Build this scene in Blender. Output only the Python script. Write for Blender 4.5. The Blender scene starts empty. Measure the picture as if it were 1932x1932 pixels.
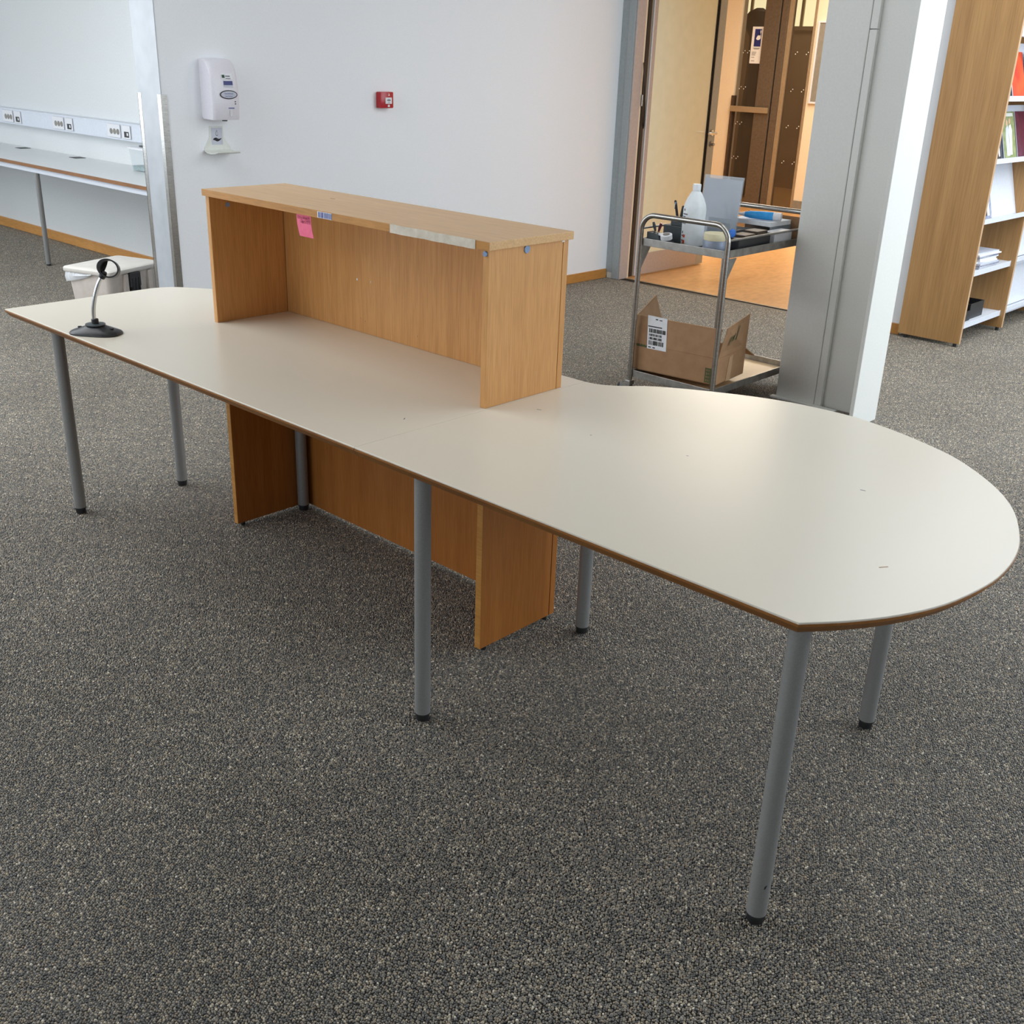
import bpy, bmesh, math, random
from mathutils import Vector, Matrix
random.seed(7)
SC = bpy.context.scene
COL = SC.collection

# ------------------------------------------------------------------ camera
CAM = Vector((3.12097, -1.56165, 1.61128))
YAW, PITCH, ROLL, FPX = -0.739655, -0.400875, 0.0362854, 2024.767
_cy, _sy, _cp, _sp = math.cos(YAW), math.sin(YAW), math.cos(PITCH), math.sin(PITCH)
FW = Vector((_sy*_cp, _cy*_cp, _sp))
_r = Vector((_cy, -_sy, 0)); _u = _r.cross(FW)
RT = _r*math.cos(ROLL) + _u*math.sin(ROLL)
UP = -_r*math.sin(ROLL) + _u*math.cos(ROLL)
cd = bpy.data.cameras.new('camera'); cam = bpy.data.objects.new('camera', cd); COL.objects.link(cam)
cd.sensor_width = 36; cd.sensor_fit = 'HORIZONTAL'; cd.lens = FPX/1932*36; cd.clip_end = 100
cam.matrix_world = Matrix(((RT.x, UP.x, -FW.x, CAM.x), (RT.y, UP.y, -FW.y, CAM.y), (RT.z, UP.z, -FW.z, CAM.z), (0, 0, 0, 1)))
SC.camera = cam

# pixel (1932 frame) -> point on a plane of the place
def ray(px, py): return FW*FPX + RT*(px-966) - UP*(py-966)
def atz(px, py, z=0.0):
    d = ray(px, py); return CAM + d*((z-CAM.z)/d.z)
def atx(px, py, x):
    d = ray(px, py); return CAM + d*((x-CAM.x)/d.x)
def aty(px, py, y):
    d = ray(px, py); return CAM + d*((y-CAM.y)/d.y)

# ------------------------------------------------------------------ light
def lin(c): c /= 255; return c/12.92 if c <= .04045 else ((c+.055)/1.055)**2.4
def rgb(*c): return tuple(lin(v) for v in c) + (1,)
W = bpy.data.worlds.new('world'); SC.world = W; W.use_nodes = True
W.node_tree.nodes['Background'].inputs[0].default_value = (.75, .86, 1, 1)
W.node_tree.nodes['Background'].inputs[1].default_value = 1.2
def area(name, loc, aim, sx, sy, power, col):
    l = bpy.data.lights.new(name, 'AREA'); l.shape = 'RECTANGLE'; l.size = sx; l.size_y = sy; l.energy = power; l.color = col
    o = bpy.data.objects.new(name, l); COL.objects.link(o); o.location = loc
    o.rotation_euler = Vector(aim).to_track_quat('-Z', 'Y').to_euler(); return o
area('daylight_right', (6.3, 6.0, 1.95), (-1, 0, 0), 7.4, 1.9, 190, (.86, .94, 1))
area('daylight_left', (-10.8, -4.0, 1.75), (1, 0, 0), 5.4, 2.3, 250, (.86, .94, 1))
area('skylight_right', (2.7, 5.2, 3.06), (0, 0, -1), 4.6, 5.0, 230, (.93, .97, 1))
area('skylight_left', (-3.3, -1.7, 3.06), (0, 0, -1), 5.2, 4.2, 250, (.93, .97, 1))
area('daylight_behind', (-.5, -6.8, 2.0), (0, 1, 0), 8.0, 1.8, 70, (.95, .97, 1))
area('back_room_fill', (-4.2, 11.8, 2.9), (0, 0, -1), .8, .8, 22, (1, .86, .62))  # added unseen fill, brightens the room behind the dark glass doors
area('corridor_lamp', (-2.6, 8.4, 2.85), (0, 0, -1), 1.2, 3.2, 130, (1, .9, .74))
SC.view_settings.view_transform = 'Standard'; SC.view_settings.look = 'None'
SC.cycles.max_bounces = 6; SC.cycles.caustics_reflective = False; SC.cycles.caustics_refractive = False
SC.view_settings.gamma = 1; SC.view_settings.use_curve_mapping = False
SC.view_settings.exposure = 0.07

# ------------------------------------------------------------------ materials
def principled(name, col, rough=.5, metal=0., spec=.5, coat=0., alpha=1., trans=0.):
    m = bpy.data.materials.new(name); m.use_nodes = True
    b = m.node_tree.nodes['Principled BSDF']
    b.inputs['Base Color'].default_value = rgb(*col); b.inputs['Roughness'].default_value = rough
    b.inputs['Metallic'].default_value = metal; b.inputs['Specular IOR Level'].default_value = spec
    b.inputs['Coat Weight'].default_value = coat; b.inputs['Alpha'].default_value = alpha
    b.inputs['Transmission Weight'].default_value = trans
    return m, m.node_tree.nodes, m.node_tree.links, b
def N(nodes, kind, **kw):
    n = nodes.new(kind)
    for k, v in kw.items():
        if k in n.inputs: n.inputs[k].default_value = v
        else: setattr(n, k, v)
    return n
def ramp(nodes, stops):
    r = nodes.new('ShaderNodeValToRGB'); e = r.color_ramp.elements
    while len(e) < len(stops): e.new(.5)
    for el, (p, c) in zip(e, stops): el.position = p; el.color = rgb(*c)
    return r
def speckled(name, c1, c2, scale, rough=.5, metal=0., bump=0., spec=.5, coat=0., stretch=(1, 1, 1), detail=3):
    m, n, l, b = principled(name, c1, rough, metal, spec, coat)
    tc = n.new('ShaderNodeTexCoord'); mp = N(n, 'ShaderNodeMapping'); mp.inputs['Scale'].default_value = stretch
    l.new(tc.outputs['Object'], mp.inputs[0])
    t = N(n, 'ShaderNodeTexNoise', Scale=scale, Detail=detail); l.new(mp.outputs[0], t.inputs['Vector'])
    r = ramp(n, [(.3, c1), (.7, c2)]); l.new(t.outputs[0], r.inputs[0]); l.new(r.outputs[0], b.inputs['Base Color'])
    if bump:
        bp = N(n, 'ShaderNodeBump', Strength=bump, Distance=.002); l.new(t.outputs[0], bp.inputs['Height']); l.new(bp.outputs[0], b.inputs['Normal'])
    return m
def wood(name, c1, c2, grain, rough=.42, fine=60):
    m, n, l, b = principled(name, c1, rough, 0, .4)
    tc = n.new('ShaderNodeTexCoord'); mp = N(n, 'ShaderNodeMapping'); mp.inputs['Scale'].default_value = grain
    l.new(tc.outputs['Object'], mp.inputs[0])
    t = N(n, 'ShaderNodeTexNoise', Scale=1.0, Detail=5, Distortion=.6); l.new(mp.outputs[0], t.inputs['Vector'])
    r = ramp(n, [(.3, c1), (.7, c2)]); l.new(t.outputs[0], r.inputs[0])
    t2 = N(n, 'ShaderNodeTexNoise', Scale=9.0, Detail=3); l.new(mp.outputs[0], t2.inputs['Vector'])
    r2 = ramp(n, [(.35, (236, 234, 230)), (.6, (255, 255, 255))]); l.new(t2.outputs[0], r2.inputs[0])
    mx = N(n, 'ShaderNodeMix', data_type='RGBA', blend_type='MULTIPLY'); mx.inputs[0].default_value = 1
    l.new(r.outputs[0], mx.inputs[6]); l.new(r2.outputs[0], mx.inputs[7]); l.new(mx.outputs[2], b.inputs['Base Color'])
    bp = N(n, 'ShaderNodeBump', Strength=.05, Distance=.001); l.new(t2.outputs[0], bp.inputs['Height']); l.new(bp.outputs[0], b.inputs['Normal'])
    return m
M = {}
def simple(name, col, rough=.5, metal=0., spec=.5, **k): M[name] = principled(name, col, rough, metal, spec, **k)[0]
BEECH1, BEECH2 = (198, 143, 84), (208, 154, 94)
M['beech_v'] = wood('beech_v', BEECH1, BEECH2, (26, 26, 1.1))
M['beech_x'] = wood('beech_x', (208, 166, 114), (214, 174, 124), (1.1, 26, 26), .34)
M['beech_edge'] = wood('beech_edge', (176, 122, 58), (196, 140, 72), (2, 20, 20))
M['desk_edge'] = wood('desk_edge', (132, 84, 36), (152, 100, 46), (3, 14, 14), .4)
M['beech_dark'] = wood('beech_dark', (164, 100, 42), (176, 112, 52), (26, 26, 1.1))  # beech grain in a darker, redder tone than the counter shelf
M['oak_v'] = wood('oak_v', (172, 130, 82), (190, 147, 96), (16, 16, .5), .45)
M['baseboard'] = wood('baseboard', (188, 132, 66), (208, 150, 82), (1.5, 1.5, 14), .4)
# stone carpet floor: rounded pebbles set in resin, colour carried by each pebble
def pebbles():
    m, n, l, b = principled('pebble_stone', (110, 106, 98), .4, 0, .5, coat=.6)
    b.inputs['Coat Roughness'].default_value = .16
    at = N(n, 'ShaderNodeAttribute', attribute_name='stone')
    ge = n.new('ShaderNodeNewGeometry')
    big = N(n, 'ShaderNodeTexNoise', Scale=1.3, Detail=4); l.new(ge.outputs['Position'], big.inputs['Vector'])
    br = ramp(n, [(.3, (228, 225, 220)), (.7, (255, 254, 252))]); l.new(big.outputs[0], br.inputs[0])
    m2 = N(n, 'ShaderNodeMix', data_type='RGBA', blend_type='MULTIPLY'); m2.inputs[0].default_value = 1
    l.new(at.outputs['Color'], m2.inputs[6]); l.new(br.outputs[0], m2.inputs[7]); l.new(m2.outputs[2], b.inputs['Base Color'])
    return m
M['pebbles'] = pebbles()
M['resin'] = speckled('resin', (34, 33, 31), (44, 42, 39), 300, .4)
M['desk_top'] = speckled('desk_top', (218, 210, 194), (223, 216, 201), 900, .27, 0, .06, .5)
M['wall'] = speckled('wall', (238, 241, 245), (243, 246, 250), 160, .55, 0, .05, .4)
M['wall_gloss'] = speckled('wall_gloss', (216, 219, 219), (224, 226, 226), 90, .3, 0, .08, .5)
M['cream_wall'] = speckled('cream_wall', (230, 216, 192), (236, 222, 199), 80, .6)
M['ceiling'] = speckled('ceiling', (232, 232, 230), (238, 238, 236), 40, .8)
M['lino'] = wood('lino', (218, 164, 106), (230, 180, 124), (3, 1.2, 1), .28)
M['steel'] = speckled('steel', (158, 155, 150), (184, 181, 176), 40, .24, 1., .02, .5, 0, (1, 1, 8))
M['steel_dull'] = speckled('steel_dull', (150, 147, 142), (178, 175, 170), 25, .38, 1., .02)
M['leg_grey'] = speckled('leg_grey', (136, 136, 134), (146, 146, 144), 300, .38, .25, .02)
M['pillar_paint'] = speckled('pillar_paint', (222, 223, 219), (227, 228, 224), 120, .4, 0, .03)
M['end_shade'] = speckled('end_shade', (164, 168, 174), (178, 182, 188), 9, .35, 0, .04)  # grey carries the shade on the partition end
M['frame_grey'] = speckled('frame_grey', (158, 166, 168), (168, 175, 177), 60, .4)
M['frame_lilac'] = speckled('frame_lilac', (178, 168, 166), (188, 178, 176), 60, .4)
M['white_metal'] = speckled('white_metal', (210, 215, 225), (217, 222, 231), 60, .4)
M['white_plastic'] = speckled('white_plastic', (222, 222, 226), (228, 228, 232), 90, .35)
M['silver_plastic'] = speckled('silver_plastic', (222, 220, 228), (230, 228, 236), 200, .32, .0)
M['bin_beige'] = speckled('bin_beige', (206, 196, 186), (216, 206, 197), 30, .5, 0, .05)
M['bin_lid'] = speckled('bin_lid', (222, 216, 208), (232, 227, 219), 14, .5, 0, .05)
M['black_rubber'] = speckled('black_rubber', (22, 22, 24), (32, 32, 34), 80, .5)
M['black_plastic'] = speckled('black_plastic', (34, 35, 37), (46, 47, 49), 120, .38, 0, .05)
M['dark_grey'] = speckled('dark_grey', (58, 66, 70), (68, 76, 80), 90, .45)
M['chrome'] = speckled('chrome', (196, 198, 202), (214, 216, 220), 60, .16, 1.)
M['pink'] = speckled('pink', (236, 106, 140), (244, 118, 150), 60, .7)
M['pink_ink'] = speckled('pink_ink', (150, 56, 86), (160, 62, 92), 80, .8)
M['paper'] = speckled('paper', (228, 230, 234), (236, 238, 242), 60, .7)
M['paper_grey'] = speckled('paper_grey', (188, 192, 206), (200, 204, 216), 18, .6)
M['ink'] = speckled('ink', (24, 24, 28), (34, 34, 38), 80, .7)
M['ink_grey'] = speckled('ink_grey', (104, 106, 114), (120, 122, 130), 80, .7)
M['ink_blue'] = speckled('ink_blue', (62, 76, 150), (72, 86, 160), 60, .6)
M['navy'] = speckled('navy', (22, 34, 110), (30, 44, 122), 40, .4)
M['green_dark'] = speckled('green_dark', (28, 60, 38), (36, 74, 46), 60, .6)
M['green_print'] = speckled('green_print', (70, 84, 48), (82, 96, 58), 60, .7)
M['red'] = speckled('red', (168, 22, 34), (184, 28, 40), 60, .28)
M['tape_bone'] = speckled('tape_bone', (196, 186, 168), (214, 205, 189), 40, .6, 0, .3)
M['felt_blue'] = speckled('felt_blue', (120, 142, 176), (136, 158, 190), 200, .8)
M['card'] = speckled('card', (160, 122, 88), (172, 134, 98), 22, .75)
M['card_in'] = speckled('card_in', (182, 148, 112), (192, 158, 122), 22, .75)
M['bottle_white'] = speckled('bottle_white', (226, 234, 238), (234, 241, 245), 40, .38)
M['blue_tube'] = speckled('blue_tube', (40, 146, 220), (60, 166, 232), 30, .35)
M['blue_cap'] = speckled('blue_cap', (30, 104, 200), (42, 118, 212), 30, .4)
M['duct'] = speckled('duct', (136, 146, 164), (150, 160, 178), 50, .4, .2)
M['masking'] = speckled('masking', (224, 216, 180), (232, 224, 190), 50, .6)
M['brown_black'] = speckled('brown_black', (62, 48, 38), (78, 62, 50), 30, .5)
M['bronze'] = speckled('bronze', (92, 80, 68), (104, 92, 80), 40, .42, .2)
M['bronze_light'] = speckled('bronze_light', (150, 132, 108), (160, 142, 118), 40, .4, .2)
M['frosted'] = speckled('frosted', (232, 238, 216), (238, 243, 223), 12, .16, 0, 0, .6)
M['back_room'] = speckled('back_room', (150, 128, 104), (160, 138, 114), 4, .6)
M['board_grey'] = speckled('board_grey', (128, 124, 116), (138, 134, 126), 30, .6)
M['ivory'] = speckled('ivory', (216, 219, 212), (222, 225, 218), 40, .4)
M['wood_ply'] = speckled('wood_ply', (206, 168, 118), (228, 196, 150), 6, .35, 0, .02, .5, 0, (1, 1, 1), 5)
M['mag_green'] = speckled('mag_green', (112, 128, 72), (158, 164, 116), 22, .3)
M['mag_dark'] = speckled('mag_dark', (38, 36, 38), (70, 62, 60), 24, .3)
M['mag_red'] = speckled('mag_red', (190, 40, 30), (232, 92, 40), 9, .3)
M['mag_blue'] = speckled('mag_blue', (96, 112, 150), (188, 188, 196), 26, .3)
M['mag_wine'] = speckled('mag_wine', (70, 20, 44), (100, 36, 60), 26, .3)
M['skin'] = speckled('skin', (206, 160, 134), (214, 170, 144), 50, .6)
M['tub_green'] = speckled('tub_green', (112, 138, 136), (160, 180, 178), 60, .5)
def glassy(name, col, alpha, rough=.05):
    m, n, l, b = principled(name, col, rough, 0, .5); b.inputs['Alpha'].default_value = alpha; return m
M['clear'] = glassy('clear', (214, 224, 230), .22)
M['clear_blue'] = glassy('clear_blue', (176, 186, 194), .4)
M['tint'] = glassy('tint', (74, 62, 50), .35, .03)
M['bag'] = glassy('bag', (236, 240, 244), .8, .2)
def glow(name, col, s):
    m, n, l, b = principled(name, col, .5); b.inputs['Emission Color'].default_value = rgb(*col); b.inputs['Emission Strength'].default_value = s; return m
M['lit_window'] = glow('lit_window', (255, 246, 196), 1.6)

# ------------------------------------------------------------------ mesh helpers
class B:
    def __init__(s): s.b = bmesh.new()
    def box(s, x0, x1, y0, y1, z0, z1, bev=0, T=None, seg=2):
        v = [s.b.verts.new(p) for p in ((x0,y0,z0),(x1,y0,z0),(x1,y1,z0),(x0,y1,z0),(x0,y0,z1),(x1,y0,z1),(x1,y1,z1),(x0,y1,z1))]
        f = [s.b.faces.new([v[i] for i in q]) for q in ((3,2,1,0),(4,5,6,7),(0,1,5,4),(1,2,6,5),(2,3,7,6),(3,0,4,7))]
        if bev:
            es = list({e for q in f for e in q.edges})
            r = bmesh.ops.bevel(s.b, geom=es, offset=bev, segments=seg, affect='EDGES', profile=.5)
            v = list({w for q in r['faces'] for w in q.verts} | {w for w in v if w.is_valid})
        if T is not None:
            for w in v: w.co = T @ w.co
        return s
    def poly(s, pts): s.b.faces.new([s.b.verts.new(p) for p in pts]); return s
    def prism(s, pts, d):
        d = Vector(d); n = len(pts)
        a = [s.b.verts.new(p) for p in pts]; c = [s.b.verts.new(Vector(p)+d) for p in pts]
        s.b.faces.new(a); s.b.faces.new(c[::-1])
        for i in range(n): s.b.faces.new((a[(i+1) % n], a[i], c[i], c[(i+1) % n]))
        return s
    def loft(s, rings, caps=True, closed=True):
        R = [[s.b.verts.new(p) for p in r] for r in rings]; n = len(R[0])
        for a, c in zip(R, R[1:]):
            for i in range(n if closed else n-1): s.b.faces.new((a[i], a[(i+1) % n], c[(i+1) % n], c[i]))
        if caps: s.b.faces.new(R[0][::-1]); s.b.faces.new(R[-1])
        return s
    def tube(s, path, r, n=12, caps=True):
        path = [Vector(p) for p in path]; rings = []; prev = None
        for i, p in enumerate(path):
            t = (path[min(i+1, len(path)-1)] - path[max(i-1, 0)]).normalized()
            if prev is None: a = t.orthogonal().normalized()
            else: a = (prev - t*prev.dot(t)).normalized()
            prev = a; b = t.cross(a); rr = r[i] if isinstance(r, (list, tuple)) else r
            rings.append([p + (a*math.cos(q*math.tau/n) + b*math.sin(q*math.tau/n))*rr for q in range(n)])
        return s.loft(rings, caps)
    def lathe(s, prof, c, n=24, T=None):
        c = Vector(c)
        rings = [[c + Vector((max(r, 1e-4)*math.cos(q*math.tau/n), max(r, 1e-4)*math.sin(q*math.tau/n), z)) for q in range(n)] for r, z in prof]
        if T is not None: rings = [[T @ p for p in r] for r in rings]
        return s.loft(rings)
OFF = {}
def mesh(name, b, mat, smooth):
    me = bpy.data.meshes.new(name); bmesh.ops.recalc_face_normals(b.b, faces=b.b.faces[:]); b.b.to_mesh(me); b.b.free()
    me.materials.append(M[mat] if isinstance(mat, str) else mat)
    if smooth:
        for p in me.polygons: p.use_smooth = True
        try: me.set_sharp_from_angle(angle=math.radians(38))
        except Exception: pass
    return me
def obj(name, b, mat, parent=None, smooth=False):
    me = mesh(name, b, mat, smooth)
    if parent is None:
        vs = [v.co for v in me.vertices]
        o0 = Vector(((min(v.x for v in vs)+max(v.x for v in vs))/2, (min(v.y for v in vs)+max(v.y for v in vs))/2, min(v.z for v in vs)))
    else: o0 = OFF[parent.name]
    me.transform(Matrix.Translation(-o0))
    o = bpy.data.objects.new(name, me); COL.objects.link(o)
    if parent is None: o.location = o0
    else: o.parent = parent
    OFF[o.name] = o0.copy(); return o
def tag(o, label, cat=None, group=None, kind=None):
    o['label'] = label
    if cat: o['category'] = cat
    if group: o['group'] = group
    if kind: o['kind'] = kind
    return o
def thing(name, label, cat, loc, group=None, kind=None):
    o = bpy.data.objects.new(name, None); COL.objects.link(o); o.location = loc; o.empty_display_size = .05
    OFF[o.name] = Vector(loc); return tag(o, label, cat, group, kind)
def struct(name, b, mat, label, smooth=False, cat=None): return tag(obj(name, b, mat, None, smooth), label, cat, None, 'structure')
def dup_part(o, parent, delta):
    c = o.copy(); COL.objects.link(c); c.parent = parent; c.location = Vector(o.location) + Vector(delta); OFF[c.name] = OFF[parent.name]+Vector(delta); return c
def spline(pts, k=6, closed=False):
    P = [Vector(p) for p in pts]; n = len(P); out = []
    for i in range(n if closed else n-1):
        p0 = P[(i-1) % n] if closed or i else P[0]*2-P[1]; p1 = P[i]; p2 = P[(i+1) % n]
        p3 = P[(i+2) % n] if closed or i+2 < n else P[-1]*2-P[-2]
        for j in range(k):
            t = j/k; out.append(.5*((2*p1)+(p2-p0)*t+(2*p0-5*p1+4*p2-p3)*t*t+(3*p1-p0-3*p2+p3)*t**3))
    if not closed: out.append(P[-1])
    return out
def frame(origin, xdir, ydir):
    x = Vector(xdir).normalized(); z = x.cross(Vector(ydir)).normalized(); y = z.cross(x); o = Vector(origin)
    return Matrix(((x.x, y.x, z.x, o.x), (x.y, y.y, z.y, o.y), (x.z, y.z, z.z, o.z), (0, 0, 0, 1)))
def text(name, s, size, T, mat, parent, width=None):
    c = bpy.data.curves.new(name, 'FONT'); c.body = s; c.size = size; c.align_x = 'CENTER'; c.align_y = 'CENTER'; c.resolution_u = 2
    o = bpy.data.objects.new(name, c); COL.objects.link(o)
    bpy.context.view_layer.update()
    me = bpy.data.meshes.new_from_object(o.evaluated_get(bpy.context.evaluated_depsgraph_get())); bpy.data.objects.remove(o)
    if width:
        w = max(v.co.x for v in me.vertices)-min(v.co.x for v in me.vertices)
        me.transform(Matrix.Diagonal((width/w, 1, 1, 1)))
    me.transform(T); me.transform(Matrix.Translation(-OFF[parent.name])); me.materials.clear(); me.materials.append(M[mat])
    q = bpy.data.objects.new(name, me); COL.objects.link(q); q.parent = parent; OFF[q.name] = OFF[parent.name]; return q
def rotz(c, a): return Matrix.Translation(Vector(c)) @ Matrix.Rotation(a, 4, 'Z')

# ------------------------------------------------------------------ the room
ZC = 3.1
def wallbox(name, b, label, mat='wall'): return struct(name, b, mat, label)
fl = struct('floor', B().box(-11.2, 6.6, -7.2, 5.44, -.1, -.0032).box(.21, 6.6, 5.44, 13.2, -.1, -.0032), 'resin', 'dark grey and beige pebble stone carpet floor across the room')
def pebble_layer():
    import numpy as np
    rg = np.random.default_rng(3); T = .6; nx, ny = 110, 127
    ii, jj = np.meshgrid(np.arange(nx), np.arange(ny), indexing='ij')
    cx = ((ii+.5*(jj % 2))*T/nx).ravel()+rg.uniform(-.0017, .0017, nx*ny); cy = (jj*T/ny).ravel()+rg.uniform(-.0017, .0017, nx*ny)
    n = len(cx); a = rg.uniform(.0024, .0035, n); b = a*rg.uniform(.7, 1, n); h = rg.uniform(.0023, .0036, n); th = rg.uniform(0, math.tau, n)
    big = rg.random(n) < .05; a[big] *= 1.35; h[big] *= 1.15
    unit = [(0, 0, 1)]
    for el, k in ((52, 6), (16, 8), (-14, 8)):
        e = math.radians(el)
        for q in range(k): w = (q+.5*(el < 50))*math.tau/k; unit.append((math.cos(e)*math.cos(w), math.cos(e)*math.sin(w), math.sin(e)))
    U = np.array(unit); F = [(0, 1+q, 1+(q+1) % 6) for q in range(6)]
    o1, o2 = 1, 7
    i = j = 0
    while i < 6 or j < 8:
        if j >= 8 or (i < 6 and (i+1)/6 <= (j+1)/8+.06): F.append((o1+i % 6, o2+j % 8, o1+(i+1) % 6)); i += 1
        else: F.append((o1+i % 6, o2+j % 8, o2+(j+1) % 8)); j += 1
    for q in range(8): F += [(7+q, 15+q, 15+(q+1) % 8), (7+q, 15+(q+1) % 8, 7+(q+1) % 8)]
    F = np.array(F); nv = len(U)
    tx = rg.normal(0, .22, n); ty_ = rg.normal(0, .22, n)
    X = U[None, :, 0]*a[:, None]; Y = U[None, :, 1]*b[:, None]; Z = U[None, :, 2]*h[:, None]
    Z = Z+X*tx[:, None]+Y*ty_[:, None]
    c, s_ = np.cos(th)[:, None], np.sin(th)[:, None]
    V = np.stack([X*c-Y*s_+cx[:, None], X*s_+Y*c+cy[:, None], Z-.0031+rg.uniform(-.0007, .0004, n)[:, None]], -1).reshape(-1, 3)
    A = (F[None]+np.arange(n)[:, None, None]*nv).reshape(-1, 3)
    me = bpy.data.meshes.new('pebble_layer'); me.from_pydata([], [], [])
    me.vertices.add(len(V)); me.vertices.foreach_set('co', V.ravel().astype(np.float32))
    me.loops.add(A.size); me.loops.foreach_set('vertex_index', A.ravel().astype(np.int32))
    me.polygons.add(len(A)); me.polygons.foreach_set('loop_start', (np.arange(len(A))*3).astype(np.int32))
    me.polygons.foreach_set('use_smooth', np.ones(len(A), bool)); me.update(calc_edges=True)
    pal = np.array([rgb(*q)[:3] for q in ((66, 67, 68), (84, 84, 83), (100, 99, 96), (114, 111, 105), (128, 122, 112), (140, 132, 118), (156, 145, 127), (176, 168, 152), (120, 106, 92), (206, 200, 188))])
    pr = np.array((.09, .14, .17, .17, .15, .11, .08, .04, .03, .02)); ix = rg.choice(len(pal), n, p=pr/pr.sum())
    C = pal[ix]*rg.uniform(.95, 1.5, n)[:, None]*np.array((1.03, 1.0, .95)); C = np.concatenate([C, np.ones((n, 1))], 1)
    at = me.color_attributes.new('stone', 'FLOAT_COLOR', 'POINT'); at.data.foreach_set('color', np.repeat(C, nv, 0).ravel().astype(np.float32))
    me.materials.append(M['pebbles'])
    o = bpy.data.objects.new('pebble_layer', me); COL.objects.link(o); o.parent = fl; o.location = -Vector(fl.location); o['kind'] = 'stuff'; OFF[o.name] = Vector((0, 0, 0))
    ng = bpy.data.node_groups.new('tile_the_pebbles', 'GeometryNodeTree')
    ng.interface.new_socket('Geometry', in_out='INPUT', socket_type='NodeSocketGeometry'); ng.interface.new_socket('Geometry', in_out='OUTPUT', socket_type='NodeSocketGeometry')
    gi = ng.nodes.new('NodeGroupInput'); go = ng.nodes.new('NodeGroupOutput'); jn = ng.nodes.new('GeometryNodeJoinGeometry')
    for x0, y0, kx, ky in ((-10.2, -4.24, 27, 16), (.22, 5.36, 6, 6)):
        g = ng.nodes.new('GeometryNodeMeshGrid'); g.inputs['Size X'].default_value = (kx-1)*T; g.inputs['Size Y'].default_value = (ky-1)*T
        g.inputs['Vertices X'].default_value = kx; g.inputs['Vertices Y'].default_value = ky
        tr = ng.nodes.new('GeometryNodeTransform'); tr.inputs['Translation'].default_value = (x0+(kx-1)*T/2, y0+(ky-1)*T/2, 0)
        ip = ng.nodes.new('GeometryNodeInstanceOnPoints')
        ng.links.new(g.outputs['Mesh'], tr.inputs['Geometry']); ng.links.new(tr.outputs['Geometry'], ip.inputs['Points'])
        ng.links.new(gi.outputs[0], ip.inputs['Instance']); ng.links.new(ip.outputs['Instances'], jn.inputs[0])
    ng.links.new(jn.outputs[0], go.inputs[0])
    md = o.modifiers.new('tile_the_pebbles', 'NODES'); md.node_group = ng
pebble_layer()
struct('floor_corridor', B().box(-6.2, .05, 5.44, 13.2, -.1, .0), 'lino', 'glossy orange wood-look floor of the corridor behind the open door')
struct('ceiling', B().box(-11.2, 6.6, -7.2, 13.2, ZC, ZC+.1), 'ceiling', 'white ceiling above the room, out of view')
wallbox('wall_left', B().box(-2.49, -2.262, 1.535, 5.36, 0, ZC, .004), 'white partition wall carrying the soap dispenser and red fire alarm box')
wallbox('wall_far', B().box(-11.2, -2.49, 2.74, 2.94, 0, ZC), 'white far wall behind the long worktop and socket trunking', 'wall_gloss')
wallbox('wall_back', B().box(-.32, .1, 5.36, 5.44, 0, ZC).box(-2.49, -.32, 5.37, 5.44, 2.35, ZC), 'white back wall beside and above the corridor door, mostly behind the grey pillar')
wallbox('wall_shelf_side', B().box(.1, .228, 5.365, 13.2, 0, ZC), 'white wall that the magazine shelf stands against')
wallbox('wall_room_end', B().box(.228, 6.6, 13.0, 13.2, 0, ZC), 'white end wall of the library room behind the magazine shelf')
wallbox('wall_corridor_left', B().box(-6.2, -6.0, 5.44, 13.2, 0, ZC).box(-6.2, -2.3, 5.36, 5.44, 0, ZC), 'cream corridor wall out of view on the left', 'cream_wall')
wallbox('wall_corridor_right', B().box(.04, .1, 5.44, 13.2, 0, ZC), 'cream corridor wall hidden behind the pillar', 'cream_wall')
# window walls out of view: sill, head and posts
def window_wall(name, axis, pos, a0, a1, w0, w1, label):
    b = B()
    def bx(u0, u1, z0, z1):
        if axis == 'x': b.box(pos, pos+.2, u0, u1, z0, z1)
        else: b.box(u0, u1, pos, pos+.2, z0, z1)
    bx(a0, a1, 0, .5); bx(a0, a1, 2.95, ZC)
    if w0 > a0: bx(a0, w0, .5, 2.95)
    if w1 < a1: bx(w1, a1, .5, 2.95)
    n = 5
    for i in range(1, n): c = w0+(w1-w0)*i/n; bx(c-.06, c+.06, .5, 2.95)
    wallbox(name, b, label)
window_wall('wall_right', 'x', 6.4, -7.2, 13.2, .7, 9.7, 'white wall with a band of windows right of the view')
window_wall('wall_window_left', 'x', -11.0, -7.2, 2.94, -6.8, -1.2, 'white wall with a band of windows far left of the view')
window_wall('wall_front', 'y', -7.2, -11.2, 6.6, -5.5, 3.5, 'white wall with windows behind the viewer')
# baseboards
struct('baseboard_left', B().box(-2.262, -2.25, 1.57, 5.345, 0, .07, .002), 'baseboard', 'beech baseboard along the dispenser wall')
struct('baseboard_far', B().box(-11, -2.5, 2.725, 2.74, 0, .08, .002), 'baseboard', 'beech baseboard under the long worktop on the far wall')
struct('baseboard_back', B().box(-.30, .226, 5.346, 5.36, 0, .07, .002), 'baseboard', 'short beech baseboard end between the pillar and the magazine shelf')
# steel corner guards on the end of the partition
gz = 1.372
struct('trim_1', B().box(-2.2925, -2.259, 1.531, 1.5345, .0, gz).box(-2.2615, -2.2585, 1.531, 1.566, .0, gz), 'steel', 'steel corner guard on the dispenser side of the partition end', cat='corner guard')
struct('trim_2', B().box(-2.4935, -2.460, 1.531, 1.5345, .0, gz).box(-2.4935, -2.4905, 1.531, 1.566, .0, gz), 'steel', 'steel corner guard on the worktop side of the partition end', cat='corner guard')

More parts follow.
